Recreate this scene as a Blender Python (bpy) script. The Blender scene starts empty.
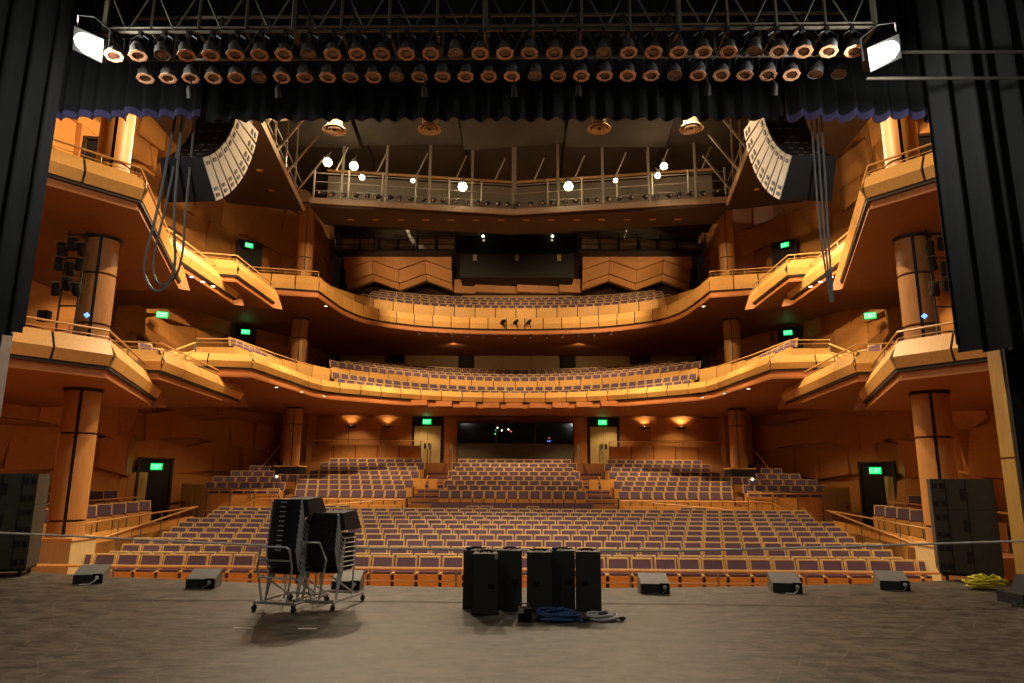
import bpy, bmesh, math, random
from mathutils import Vector, Matrix
random.seed(7)
R = math.radians
SC = bpy.context.scene
COL = SC.collection

# ------------------------------------------------------------------ camera, world, exposure
cam_d = bpy.data.cameras.new('camera'); cam_d.sensor_width = 36.0; cam_d.lens = 36.0*683/1024
cam_d.clip_end = 300
cam = bpy.data.objects.new('camera', cam_d); COL.objects.link(cam)
cam.rotation_mode = 'QUATERNION'
cam.location = (0.58, 0, 1.6)
cam.rotation_quaternion = (Matrix.Rotation(R(1.13), 3, 'Z') @ Matrix.Rotation(R(90+11.3), 3, 'X') @ Matrix.Rotation(R(.33), 3, 'Z')).to_quaternion()
SC.camera = cam
world = bpy.data.worlds.new('world'); SC.world = world; world.use_nodes = True
world.node_tree.nodes['Background'].inputs[0].default_value = (1.0, .72, .45, 1)
world.node_tree.nodes['Background'].inputs[1].default_value = 0.004
SC.view_settings.view_transform = 'Standard'; SC.view_settings.look = 'None'
SC.view_settings.gamma = 1.0; SC.view_settings.use_curve_mapping = False
SC.view_settings.exposure = 0.0

AMBER = (1.0, .68, .36); WARM = (1.0, .78, .52); COOL = (1.0, .965, .88)
def lamp(kind, loc, energy, color, target=None, size=.15, angle=60, blend=.6, name='house_or_fill_light'):
    d = bpy.data.lights.new(name, kind); d.energy = energy; d.color = color
    if kind == 'AREA': d.size = size
    else: d.shadow_soft_size = size
    if kind == 'SPOT': d.spot_size = R(angle); d.spot_blend = blend
    o = bpy.data.objects.new(name, d); COL.objects.link(o); o.location = loc
    if target is not None:
        o.rotation_euler = (Vector(target)-Vector(loc)).to_track_quat('-Z', 'Y').to_euler()
    return o
# house lights at assumed ceiling and balcony positions, plus spots added to lift dark areas
for s in (-1, 1):
    lamp('SPOT', (s*2.0, 17, 13.5), 4600, AMBER, (s*9.5, 15.5, 6.5), .25, 62)     # boxes nearest the stage
    lamp('SPOT', (s*3.0, 21, 14.5), 7000, AMBER, (s*11.2, 24.5, 8.5), .25, 55)     # boxes further back
    lamp('SPOT', (s*5.0, 27, 13.6), 6500, AMBER, (s*8.8, 30.5, 6), .25, 60)       # balcony ends
    lamp('SPOT', (s*6.5, 22, 17.0), 5600, WARM, (s*6.0, 24, -.5), .3, 70)         # stalls
    lamp('SPOT', (s*3.5, 16, 14.0), 6400, WARM, (s*4.2, 19, -1), .3, 72)          # front stalls
    lamp('SPOT', (s*4.5, 29.6, 13.6), 5600, AMBER, (s*4.4, 37.5, 5.5), .25, 58)     # balcony fronts
    lamp('SPOT', (s*0.8, 15.5, 13.3), 12500, AMBER, (s*14.8, 23.4, 10.9), .25, 60)   # added to brighten the upper side walls
    lamp('SPOT', (s*4.6, 20.5, 12.8), 2300, AMBER, (s*15.0, 20.5, 10.6), .25, 88)   # added fill behind the arrays, evens out the side walls
    lamp('SPOT', (s*3.0, 25.5, 13.6), 3800, AMBER, (s*9.8, 32.5, 10.8), .25, 45)    # added to brighten the ends of the upper balcony
    lamp('SPOT', (s*5.0, 25, 15.5), 3600, AMBER, (s*5.0, 33.5, 1), .3, 50)        # added to brighten the rear stalls
    lamp('SPOT', (s*4.0, 42.5, 9.9), 110, AMBER, (s*4.0, 46.5, 8), .15, 130, name='balcony_down_or_fill_light')  # added fill that lifts the dark rear wall of the lower balcony
    lamp('SPOT', (s*4.5, 33.6, 13.8), 2400, AMBER, (s*4.4, 40.5, 11.2), .25, 80)
    lamp('SPOT', (s*9.0, 43.0, 14.6), 260, AMBER, (s*7.5, 46.5, 16.4), .15, 120, name='gallery_fill')  # added fill for the acoustic panels, no fixture there
    lamp('POINT', (s*8.5, 44.0, 19.3), 170, WARM, None, .1, name='gallery_fill')  # added fill that brightens the pale gallery panels
    for x, y, z, e in ((3.0, 37.9, 5.1, 420), (5.6, 39.8, 5.1, 150), (9.5, 40.0, 5.1, 110), (8.8, 37.0, 5.1, 560), (13.6, 32.5, 5.1, 260), (14.2, 25, 4.2, 170), (12.1, 17.2, 3.6, 130)):
        lamp('SPOT', (s*x, y, z), e, AMBER, (s*x, y, -1), .1, 120, .5, 'balcony_down_or_fill_light')
    for x, y, z, e in ((12.0, 17.0, 7.4, 150), (13.7, 22.3, 8.2, 220), (14.0, 30, 8.8, 130)):
        lamp('SPOT', (s*x, y, z), e, AMBER, (s*x, y, -1), .1, 120, .5, 'balcony_down_or_fill_light')

for x in (-4.0, 4.0): lamp('POINT', (x, .5, 9.5), 115, COOL, None, .25, name='stage_work_light')

# ------------------------------------------------------------------ materials
MATS = {}
def nodes(name):
    m = bpy.data.materials.new(name); m.use_nodes = True
    nt = m.node_tree; b = nt.nodes['Principled BSDF']; MATS[name] = m
    return m, nt, b
def mat(name, col, rough=.6, metal=0, var=.12, scale=6, stretch=(1, 1, 1), bump=0, emit=None, estr=0, spec=.4, obvar=0):
    m, nt, b = nodes(name)
    b.inputs['Roughness'].default_value = rough; b.inputs['Metallic'].default_value = metal
    b.inputs['Specular IOR Level'].default_value = spec
    tc = nt.nodes.new('ShaderNodeTexCoord'); mp = nt.nodes.new('ShaderNodeMapping'); mp.inputs['Scale'].default_value = stretch
    nz = nt.nodes.new('ShaderNodeTexNoise'); nz.inputs['Scale'].default_value = scale; nz.inputs['Detail'].default_value = 5
    nt.links.new(tc.outputs['Object'], mp.inputs[0]); nt.links.new(mp.outputs[0], nz.inputs['Vector'])
    rp = nt.nodes.new('ShaderNodeMapRange'); rp.inputs[1].default_value = .3; rp.inputs[2].default_value = .7
    rp.inputs[3].default_value = 1-var; rp.inputs[4].default_value = 1+var
    nt.links.new(nz.outputs['Fac'], rp.inputs[0])
    fac = rp.outputs[0]
    if obvar:
        oi = nt.nodes.new('ShaderNodeObjectInfo'); r2 = nt.nodes.new('ShaderNodeMapRange')
        r2.inputs[3].default_value = 1-obvar; r2.inputs[4].default_value = 1+obvar
        nt.links.new(oi.outputs['Random'], r2.inputs[0])
        mu = nt.nodes.new('ShaderNodeMath'); mu.operation = 'MULTIPLY'
        nt.links.new(fac, mu.inputs[0]); nt.links.new(r2.outputs[0], mu.inputs[1]); fac = mu.outputs[0]
    vm = nt.nodes.new('ShaderNodeVectorMath'); vm.operation = 'SCALE'; vm.inputs[0].default_value = col[:3]
    nt.links.new(fac, vm.inputs['Scale']); nt.links.new(vm.outputs[0], b.inputs['Base Color'])
    if bump:
        bp = nt.nodes.new('ShaderNodeBump'); bp.inputs['Strength'].default_value = bump; bp.inputs['Distance'].default_value = .01
        nt.links.new(nz.outputs['Fac'], bp.inputs['Height']); nt.links.new(bp.outputs[0], b.inputs['Normal'])
    if emit:
        b.inputs['Emission Color'].default_value = (*emit, 1); b.inputs['Emission Strength'].default_value = estr
    return m
mat('wood_wall', (.50, .225, .062), .5, var=.10, scale=3, stretch=(1, 1, 7), obvar=.10)
mat('wood_fascia', (.68, .385, .115), .42, var=.10, scale=4, stretch=(8, 8, 1), obvar=.07)
mat('wood_column', (.40, .19, .055), .46, var=.12, scale=4, stretch=(7, 7, .6), spec=.5)
mat('wood_rail', (.70, .40, .15), .3, var=.1, scale=8)
mat('wood_seat', (.62, .42, .17), .45, var=.1, scale=8, obvar=.05)
mat('wood_seat_under', (.72, .37, .09), .45, var=.1, scale=8)
mat('wood_pale', (.55, .42, .20), .5, var=.08, scale=4, stretch=(6, 6, 1))
mat('wood_floor', (.33, .15, .05), .5, var=.1)
mat('wood_dim', (.34, .22, .10), .5, var=.1, scale=4, stretch=(6, 6, .7))
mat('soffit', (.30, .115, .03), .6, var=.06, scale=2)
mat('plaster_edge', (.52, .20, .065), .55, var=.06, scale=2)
mat('backing', (.05, .02, .008), .8)
mat('purple_fabric', (.130, .078, .118), .9, var=.12, scale=30, bump=.2, obvar=.12)
mat('purple_carpet', (.05, .028, .085), .95, var=.2, scale=30)
mat('seam', (.015, .010, .007), .6)
mat('black_drape', (.0105, .011, .0125), .92, var=.2, scale=4, stretch=(3, 3, .3))
mat('purple_lining', (.06, .055, .14), .9, var=.2)
mat('black_paint', (.012, .011, .011), .6)
mat('dark_brown', (.045, .026, .016), .7)
mat('array_black', (.014, .014, .014), .6)
mat('speaker_black', (.045, .046, .042), .55, var=.15, scale=40)
mat('speaker_grille', (.090, .094, .082), .7, var=.25, scale=160, bump=.3)
mat('grey_box', (.26, .25, .23), .5, var=.1)
mat('sub_black', (.058, .050, .034), .6, var=.15, scale=20)
mat('array_white', (.62, .57, .46), .5, var=.06)
mat('chrome', (.86, .86, .84), .35, .2, var=.05)
mat('steel', (.30, .29, .27), .4, .8, var=.1)
mat('truss_metal', (.13, .12, .09), .45, .6, var=.15)
mat('grey_metal', (.30, .26, .21), .5, .2, var=.1)
mat('bridge_edge', (.46, .38, .29), .55, var=.08)
mat('ceiling_grey', (.042, .034, .023), .8, var=.25, scale=.7)
mat('chair_black', (.042, .042, .042), .8, var=.2, scale=40)
mat('chair_grey', (.06, .06, .06), .7, var=.15, scale=40)
mat('tag_white', (.8, .8, .78), .5)
mat('par_chrome', (.17, .17, .16), .3, .45, var=.2)
mat('par_black', (.010, .010, .010), .5)
mat('gel_frame', (.68, .36, .20), .5, var=.25, scale=10, obvar=.35)
mat('lens', (.05, .018, .010), .12, var=.3, obvar=.5, spec=.8)
mat('cable_blue', (.035, .10, .27), .5)
mat('cable_white', (.70, .68, .62), .5)
mat('cable_yellow', (.72, .66, .03), .5)
mat('cable_grey', (.11, .105, .095), .5)
mat('rope_pale', (.92, .86, .70), .7)
mat('pilaster_wood', (.56, .34, .085), .5, var=.1, scale=4, stretch=(6, 6, .7))
mat('pilaster_grey', (.18, .17, .21), .6)
mat('door_wood', (.62, .50, .22), .5, var=.08, scale=4, stretch=(6, 6, .7))
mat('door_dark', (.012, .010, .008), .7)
mat('glass_dark', (.010, .012, .010), .06, var=.05, spec=.6)
mat('booth_wall', (.07, .065, .045), .7)
mat('exit_green', (.02, .3, .1), .4, emit=(.01, 1.0, .22), estr=.85)
mat('exit_letters', (.6, 1, .7), .4, emit=(.25, 1.0, .42), estr=1.5)
mat('bulb_warm', (1, .8, .5), .4, emit=(1.0, .80, .45), estr=25)
mat('bulb_small', (1, .8, .5), .4, emit=(1.0, .86, .62), estr=9)
mat('bulb_cool', (1, 1, 1), .4, emit=(.93, 1.0, .93), estr=60)
mat('bulb_blue', (.1, .2, 1), .4, emit=(.1, .25, 1.0), estr=3)
mat('bulb_red', (1, .1, .05), .4, emit=(1.0, .12, .05), estr=3)
mat('bulb_green', (.1, 1, .1), .4, emit=(.15, 1.0, .1), estr=3)
mat('pale_panel', (.40, .36, .27), .6)
# stage floor: dark painted hardboard with scuffs and scratches
m, nt, b = nodes('stage_boards')
tc = nt.nodes.new('ShaderNodeTexCoord')
mp = nt.nodes.new('ShaderNodeMapping'); mp.inputs['Scale'].default_value = (1.0, 1.7, 1)
n1 = nt.nodes.new('ShaderNodeTexNoise'); n1.inputs['Scale'].default_value = 3.0; n1.inputs['Detail'].default_value = 10; n1.inputs['Roughness'].default_value = .78
n2 = nt.nodes.new('ShaderNodeTexNoise'); n2.inputs['Scale'].default_value = 13; n2.inputs['Detail'].default_value = 4
mp2 = nt.nodes.new('ShaderNodeMapping'); mp2.inputs['Scale'].default_value = (.25, 1, 1); mp2.inputs['Rotation'].default_value = (0, 0, .1)
nt.links.new(tc.outputs['Object'], mp.inputs[0]); nt.links.new(mp.outputs[0], n1.inputs['Vector'])
nt.links.new(tc.outputs['Object'], mp2.inputs[0]); nt.links.new(mp2.outputs[0], n2.inputs['Vector'])
cr = nt.nodes.new('ShaderNodeValToRGB'); e = cr.color_ramp.elements
e[0].position = .41; e[0].color = (.026, .022, .015, 1); e[1].position = .60; e[1].color = (.165, .136, .092, 1)
nt.links.new(n1.outputs['Fac'], cr.inputs[0])
wv = nt.nodes.new('ShaderNodeTexVoronoi'); wv.feature = 'DISTANCE_TO_EDGE'; wv.inputs['Scale'].default_value = 1.7
nd = nt.nodes.new('ShaderNodeTexNoise'); nd.inputs['Scale'].default_value = .8
mx0 = nt.nodes.new('ShaderNodeVectorMath'); mx0.operation = 'ADD'
nt.links.new(tc.outputs['Object'], mx0.inputs[0]); nt.links.new(nd.outputs['Color'], mx0.inputs[1]); nt.links.new(mx0.outputs[0], wv.inputs['Vector'])
lt = nt.nodes.new('ShaderNodeMath'); lt.operation = 'LESS_THAN'; lt.inputs[1].default_value = .006
nt.links.new(wv.outputs['Distance'], lt.inputs[0])
gt = nt.nodes.new('ShaderNodeMath'); gt.operation = 'GREATER_THAN'; gt.inputs[1].default_value = .61
nt.links.new(n2.outputs['Fac'], gt.inputs[0])
ad = nt.nodes.new('ShaderNodeMath'); ad.operation = 'MULTIPLY'
nt.links.new(lt.outputs[0], ad.inputs[0]); nt.links.new(n1.outputs['Fac'], ad.inputs[1])
a2 = nt.nodes.new('ShaderNodeMath'); a2.operation = 'MULTIPLY_ADD'; a2.inputs[1].default_value = .42
nt.links.new(gt.outputs[0], a2.inputs[0]); nt.links.new(ad.outputs[0], a2.inputs[2])
mx = nt.nodes.new('ShaderNodeMixRGB'); mx.inputs[2].default_value = (.22, .195, .145, 1)
nt.links.new(a2.outputs[0], mx.inputs[0]); nt.links.new(cr.outputs[0], mx.inputs[1]); nt.links.new(mx.outputs[0], b.inputs['Base Color'])
rr = nt.nodes.new('ShaderNodeMapRange'); rr.inputs[3].default_value = .38; rr.inputs[4].default_value = .62
nt.links.new(n1.outputs['Fac'], rr.inputs[0]); nt.links.new(rr.outputs[0], b.inputs['Roughness'])
bp = nt.nodes.new('ShaderNodeBump'); bp.inputs['Strength'].default_value = .15; bp.inputs['Distance'].default_value = .01
nt.links.new(n2.outputs['Fac'], bp.inputs['Height']); nt.links.new(bp.outputs[0], b.inputs['Normal'])

# ------------------------------------------------------------------ mesh helpers
class MB:
    def __init__(s): s.v = []; s.f = []; s.mi = []; s.cur = 0
    def add(s, vs, fs):
        n = len(s.v); s.v += [tuple(v) for v in vs]
        for f in fs: s.f.append(tuple(n+i for i in f)); s.mi.append(s.cur)
        return s
    def hexa(s, b, t):      # b, t: four corners each, counter-clockwise seen from above
        return s.add(list(b)+list(t), [(3,2,1,0),(4,5,6,7),(0,1,5,4),(1,2,6,5),(2,3,7,6),(3,0,4,7)])
    def box(s, x0, x1, y0, y1, z0, z1):
        return s.hexa([(x0,y0,z0),(x1,y0,z0),(x1,y1,z0),(x0,y1,z0)], [(x0,y0,z1),(x1,y0,z1),(x1,y1,z1),(x0,y1,z1)])
    def obox(s, M, sx, sy, sz):  # box centred at matrix M
        c = [(x*sx/2, y*sy/2, z*sz/2) for z in (-1,1) for x,y in ((-1,-1),(1,-1),(1,1),(-1,1))]
        p = [M @ Vector(q) for q in c]
        return s.hexa(p[:4], p[4:])
    def prism(s, poly, z0, z1):
        n = len(poly)
        vs = [(p[0],p[1],z0) for p in poly]+[(p[0],p[1],z1) for p in poly]
        fs = [tuple(range(n-1,-1,-1)), tuple(range(n,2*n))]+[(i,(i+1)%n,n+(i+1)%n,n+i) for i in range(n)]
        return s.add(vs, fs)
    def tube(s, pts, r, n=6, closed=False):
        pts = [Vector(p) for p in pts]; N = len(pts); rings = []
        for i, p in enumerate(pts):
            a = pts[i-1] if (i > 0 or closed) else p
            c = pts[(i+1) % N] if (i < N-1 or closed) else p
            d = (c-a).normalized()
            up = Vector((0,0,1)) if abs(d.z) < .95 else Vector((0,1,0))
            u = d.cross(up).normalized(); w = u.cross(d)
            rings.append([p+(u*math.cos(2*math.pi*k/n)+w*math.sin(2*math.pi*k/n))*r for k in range(n)])
        vs = [q for rg in rings for q in rg]; fs = []
        for i in range(N if closed else N-1):
            j = (i+1) % N
            for k in range(n): fs.append((i*n+k, i*n+(k+1)%n, j*n+(k+1)%n, j*n+k))
        if not closed: fs += [tuple(range(n-1,-1,-1)), tuple((N-1)*n+k for k in range(n))]
        return s.add(vs, fs)
    def lathe(s, prof, n=20, M=Matrix(), a0=0, a1=2*math.pi, close=True):
        full = abs(a1-a0-2*math.pi) < 1e-6
        m = n if full else n+1; vs = []; fs = []
        for r, z in prof:
            for k in range(m):
                a = a0+(a1-a0)*k/n; vs.append(M @ Vector((r*math.cos(a), r*math.sin(a), z)))
        for i in range(len(prof)-1):
            for k in range(n if full else n):
                k2 = (k+1) % m
                fs.append((i*m+k, i*m+k2, (i+1)*m+k2, (i+1)*m+k))
        return s.add(vs, fs)
    def data(s, name, mats):
        me = bpy.data.meshes.new(name); me.from_pydata(s.v, [], s.f)
        if isinstance(mats, str): mats = [mats]
        for m in mats: me.materials.append(MATS[m])
        if len(mats) > 1: me.polygons.foreach_set('material_index', s.mi)
        me.update(); return me
    def build(s, name, mats, parent=None, smooth=False):
        me = s.data(name, mats)
        if smooth:
            me.polygons.foreach_set('use_smooth', [True]*len(me.polygons))
            me.set_sharp_from_angle(angle=R(38))
        return link(name, me, parent)
def link(name, me, parent=None):
    o = bpy.data.objects.new(name, me); COL.objects.link(o)
    if parent is not None: o.parent = parent
    return o
def tag(o, label, cat, group=None):
    o['label'] = label; o['category'] = cat
    if group: o['group'] = group
    return o
def thing(name, label, cat, loc=(0,0,0), rz=0, group=None):
    o = bpy.data.objects.new(name, None); COL.objects.link(o); o.empty_display_size = .1
    o.location = loc; o.rotation_euler = (0, 0, rz)
    return tag(o, label, cat, group)
def struct(o): o['kind'] = 'structure'; return o
def sroot(name, label=None):
    o = bpy.data.objects.new(name, None); COL.objects.link(o); o['kind'] = 'structure'
    if label: o['label'] = label
    return o
def copy_tree(o, parent=None):
    c = o.copy(); COL.objects.link(c); c.parent = parent
    for ch in list(o.children): copy_tree(ch, c)
    return c
ORD = ['first','second','third','fourth','fifth','sixth','seventh','eighth','ninth','tenth','eleventh','twelfth','thirteenth','fourteenth','fifteenth','sixteenth','seventeenth','eighteenth','nineteenth','twentieth']
TENS = {2:'twenty',3:'thirty',4:'forty'}
def ordi(n):
    if n <= 20: return ORD[n-1]
    if n % 10 == 0: return {30:'thirtieth',40:'fortieth'}[n]
    return TENS[n//10]+'-'+ORD[n % 10-1]
def catmull(pts, n=6):
    pts = [Vector((p[0], p[1], 0)) for p in pts]; out = []
    P = [2*pts[0]-pts[1]]+pts+[2*pts[-1]-pts[-2]]
    for i in range(1, len(P)-2):
        for k in range(n):
            t = k/n; a, b_, c, d = P[i-1], P[i], P[i+1], P[i+2]
            out.append(.5*((2*b_)+(c-a)*t+(2*a-5*b_+4*c-d)*t*t+(3*b_-a-3*c+d)*t**3))
    out.append(pts[-1]); return [(v.x, v.y) for v in out]
def resample(path, step, exact=False):
    P = [Vector(p) for p in path]; L = [0]
    for a, b_ in zip(P, P[1:]): L.append(L[-1]+(b_-a).length)
    n = max(1, round(L[-1]/step)); out = []
    for k in range(n+1):
        d = L[-1]*k/n; i = 0
        while i < len(L)-2 and L[i+1] < d: i += 1
        t = (d-L[i])/max(1e-9, L[i+1]-L[i]); out.append(P[i].lerp(P[i+1], t))
    return out
def offset(path, d):     # shift an open 2-D path to its left by d
    P = [Vector(p) for p in path]; out = []
    for i in range(len(P)):
        t = Vector((0,0))
        if i > 0: t += (P[i]-P[i-1]).normalized()
        if i < len(P)-1: t += (P[i+1]-P[i]).normalized()
        t.normalize(); nrm = Vector((-t.y, t.x))
        k = 1.0
        if 0 < i < len(P)-1:
            t0 = (P[i]-P[i-1]).normalized(); k = 1/max(.5, nrm.dot(Vector((-t0.y, t0.x))))
        out.append(P[i]+nrm*d*k)
    return out

# ------------------------------------------------------------------ the setting: stage
edge = [(-12, 11.9)]+[(x, 10.68+.0205*x*x) for x in [-7.9+15.8*i/20 for i in range(21)]]+[(12, 11.9)]
MB().prism([(-14, -7), (14, -7)]+edge[::-1], -1.3, 0).build('stage_floor', 'stage_boards')['kind'] = 'structure'
nose = offset(edge, .02)
struct(MB().prism([tuple(p) for p in edge]+[tuple(p) for p in offset(edge, .05)][::-1], -1.3, -.02).build('trim_1', 'wood_seat_under'))
# proscenium: pilasters and masking
p = sroot('trim_2')
for z0, z1 in ((-1.2, 1.92), (1.95, 5.2), (5.23, 9)):
    MB().box(7.80, 8.12, 10.35, 10.65, z0, z1).build('panel', 'pilaster_wood', p)
MB().box(7.815, 8.25, 10.28, 10.34, .0, 9).build('edge_strip', 'black_paint', p)
MB().box(8.13, 8.25, 10.34, 10.65, .0, 9).build('edge_strip', 'black_paint', p)
p = sroot('trim_3')
for z0, z1 in ((-1.2, 1.92), (1.95, 5.2), (5.23, 9)):
    MB().box(-9.7, -9.12, 12.0, 12.2, z0, z1).build('panel', 'pilaster_wood', p)
MB().box(-9.12, -8.90, 11.95, 12.2, -1.2, 9).build('edge_strip', 'pilaster_grey', p)
for s in (-1, 1):
    struct(MB().box(min(s*9.15, s*13), max(s*9.15, s*13), 11.02, 11.25, -1.2, 16).build('wall_proscenium_left' if s < 0 else 'wall_proscenium_right', 'black_paint'))
struct(MB().box(-13, 13, 11.62, 11.8, 8.4, 16).build('wall_proscenium_top', 'black_paint'))
# stage house: dark walls and grid above, out of view, so that light does not leak
struct(MB().box(-14.2, -14, -7, 11, 0, 16).build('wall_stage_left', 'black_paint'))
struct(MB().box(14, 14.2, -7, 11, 0, 16).build('wall_stage_right', 'black_paint'))
struct(MB().box(-14.2, 14.2, -7.2, -7, 0, 16).build('wall_stage_back', 'black_paint'))
struct(MB().box(-14.2, 14.2, -7.2, 11.8, 16, 16.2).build('ceiling_stage', 'black_paint'))

# drapes
def drape(x0, x1, y, z0, z1, folds, amp, mname, name, seed=0, scal=0, step=10, wav=None):
    rnd = random.Random(seed); N = folds*step; top = []; bot = []
    ph = [rnd.uniform(.6, 1.4) for _ in range(folds+1)]
    for i in range(N+1):
        t = i/N; k = min(folds-1, int(t*folds)); a = amp*ph[k]
        dy = a*math.sin(2*math.pi*t*folds)+.4*a*math.sin(2*math.pi*t*folds*.37+1)
        x = x0+(x1-x0)*t
        zb = z0+scal*math.sin(2*math.pi*t*folds+1.1)*ph[k]
        bot.append((x, y+dy, zb)); top.append((x, y+dy*.7, z1))
    n = N+1; th = .03
    vs = bot+top+[(p[0], p[1]+th, p[2]) for p in bot]+[(p[0], p[1]+th, p[2]) for p in top]
    fs = []
    for i in range(N):
        fs += [(i, i+1, n+i+1, n+i), (2*n+i+1, 2*n+i, 3*n+i, 3*n+i+1), (i+1, i, 2*n+i, 2*n+i+1)]
    return vs, fs, bot
def drape_thing(name, label, x0, x1, y, z0, z1, folds, amp, seed, scal=0, hem=None, hemh=.1):
    t = thing(name, label, 'curtain', ((x0+x1)/2, y, z0))
    vs, fs, bot = drape(x0, x1, y, z0+hemh, z1, folds, amp, '', name, seed, scal)
    o = MB().add(vs, fs).build('cloth', 'black_drape', t, True)
    vs2 = [(p[0], p[1], p[2]) for p in bot]; n = len(bot)
    mb = MB(); mb.add([(p[0], p[1]-.006, p[2]-hemh) for p in bot]+[(p[0], p[1]-.006, p[2]) for p in bot]+[(p[0], p[1]+.03, p[2]-hemh) for p in bot],
                      [(i, i+1, n+i+1, n+i) for i in range(n-1)]+[(i+1, i, 2*n+i, 2*n+i+1) for i in range(n-1)])
    h = mb.build('hem', hem or 'black_drape', t, True)
    for c in (o, h): c.matrix_parent_inverse = Matrix.Translation(t.location).inverted()
    return t
drape_thing('valance', 'wide black valance hanging under the truss with a wavy lower hem', -5.3, 5.2, 11.35, 7.98, 15.5, 34, .07, 3, .03)
drape_thing('valance', 'short black valance with purple wavy hem above the upper left box', -8.6, -5.32, 11.2, 7.95, 15.5, 11, .10, 4, .05, 'purple_lining', .13)
drape_thing('valance', 'short black valance with bluish wavy hem above the upper right box', 5.22, 8.6, 11.2, 7.9, 15.5, 11, .10, 5, .05, 'purple_lining', .13)
drape_thing('leg_curtain', 'black leg curtain hanging down the left side of the stage', -10.4, -7.35, 10.45, 3.80, 14, 7, .13, 6)
drape_thing('leg_curtain', 'black pleated leg curtain hanging down the right side of the stage', 7.05, 10.6, 10.12, 3.50, 14, 10, .13, 8, 0, None, .12)
drape_thing('masking_curtain', 'plain black masking curtain behind the right pilaster', 8.22, 11.2, 10.75, .02, 9, 9, .06, 9)

# ------------------------------------------------------------------ the setting: auditorium shell
ROW1 = [16.6+1.02*i for i in range(11)]
def fz1(i): return -1.10 if i == 0 else -1.15+.080*(i-1)
ROW2 = [32.2+.9*i for i in range(8)]
def fz2(i): return .16+.228*i
fl = MB()
fl.box(-17.5, 17.5, 11.2, ROW1[0]-.5, -1.4, fz1(0))
for i, y in enumerate(ROW1): fl.box(-17.5, 17.5, y-.5, y+.52, -1.4, fz1(i))
fl.box(-17.5, 17.5, ROW1[-1]+.52, ROW2[0]-.6, -1.4, fz1(10))
for i, y in enumerate(ROW2): fl.box(-12.6, 12.6, y-.45, y+.45, -1.4, fz2(i))
fl.box(-17.5, 17.5, ROW2[-1]+.45, 41.2, -1.4, 2.42)
struct(fl.build('floor', 'wood_floor'))

WALL = [(-9.9, 11.9), (-12.9, 14.0), (-13.3, 17.6), (-15.3, 18.9), (-15.0, 23.4), (-16.9, 24.9), (-16.5, 29.2), (-17.4, 30.6), (-17.3, 33.0), (-15.2, 38.5), (-13.5, 42.0), (-13.5, 47.2)]
def wall_panels(root, path, z0, z1, pw, phh, seed, matn='wood_wall', tilt=.26):
    rnd = random.Random(seed); L = resample(path, pw/2); n = len(L); rows = round((z1-z0)/phh)
    zj = [[z0+(z1-z0)*r/rows+(rnd.uniform(-.28, .28) if 0 < r < rows else 0) for _ in range(n)] for r in range(rows+1)]
    for r in range(rows):
        st = r % 2
        segs = ([(0, 1)] if st else [])+[(i, min(i+2, n-1)) for i in range(st, n-1, 2)]
        for i0, i1 in segs:
            a, c = L[i0], L[i1]
            if (c-a).length < .2: continue
            d = (c-a).normalized(); nr = Vector((d.y, -d.x))
            if nr.dot(Vector((0, 24))-a) < 0: nr = -nr
            b0, t0 = rnd.uniform(.0, .12), rnd.uniform(.0, .12)
            tv, th = rnd.uniform(-tilt, tilt)*.5, rnd.uniform(-tilt, tilt)*.5
            e = [.14+b0-th-tv, .14+b0+th-tv, .14+b0+th+tv, .14+b0-th+tv]
            g = .010; A = a+d*g; C = c-d*g
            zz = [zj[r][i0]+g, zj[r][i1]+g, zj[r+1][i1]-g, zj[r+1][i0]-g]
            XY = [A, C, C, A]
            V = [(XY[k].x+nr.x*e[k], XY[k].y+nr.y*e[k], zz[k]) for k in range(4)]+[(XY[k].x-nr.x*.06, XY[k].y-nr.y*.06, zz[k]) for k in range(4)]
            MB().add(V, [(0,1,2,3),(7,6,5,4),(0,4,5,1),(1,5,6,2),(2,6,7,3),(3,7,4,0)]).build('panel', matn, root)
for s in (-1, 1):
    nm = 'wall_left' if s < 0 else 'wall_right'
    root = sroot(nm)
    path = [(x*(-s), y) for x, y in WALL]
    back = [(x*(-s)*1.0-(-s)*-.0, y) for x, y in WALL]
    mb = MB()
    for a, c in zip(path, path[1:]):
        a, c = Vector(a), Vector(c); d = (c-a).normalized(); nr = Vector((d.y, -d.x))
        if nr.dot(Vector((0, 20))-a) > 0: nr = -nr
        q = [a+nr*.08, c+nr*.08, c+nr*.35, a+nr*.35]
        mb.prism([tuple(p) for p in q], -1.4, 20)
    mb.build('wall_core', 'wood_wall', root)
    wall_panels(root, path, -1.2, 19.5, 1.9, 1.5, 11 if s < 0 else 12)
# rear walls at each level
rw = sroot('wall_rear_stalls')
def bwall(root, x0, x1, y, z0, z1, w, h, m, seed=1):
    nx = max(1, round((x1-x0)/w)); nz = max(1, round((z1-z0)/h)); rnd = random.Random(seed)
    for i in range(nx):
        for j in range(nz):
            a = x0+(x1-x0)*i/nx+.012; c = x0+(x1-x0)*(i+1)/nx-.012; z = z0+(z1-z0)*j/nz+.012; zz = z0+(z1-z0)*(j+1)/nz-.012
            o = rnd.uniform(0, .05)
            MB().box(a, c, y-o-.05, y, z, zz).build('panel', m, root)
MB().box(-13.5, 13.5, 41.3, 41.5, -1, 5.3).build('wall_core', 'backing', rw)
BZ = 2.45
bwall(rw, -12.0, -6.1, 41.25, BZ, 5.2, 2.0, 1.4, 'wood_wall', 1); bwall(rw, 6.1, 12.0, 41.25, BZ, 5.2, 2.0, 1.4, 'wood_wall', 2)
bwall(rw, -4.4, -3.5, 41.25, BZ, 5.2, 1.1, 4, 'wood_wall', 3); bwall(rw, 3.5, 4.4, 41.25, BZ, 5.2, 1.1, 4, 'wood_wall', 4)
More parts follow.
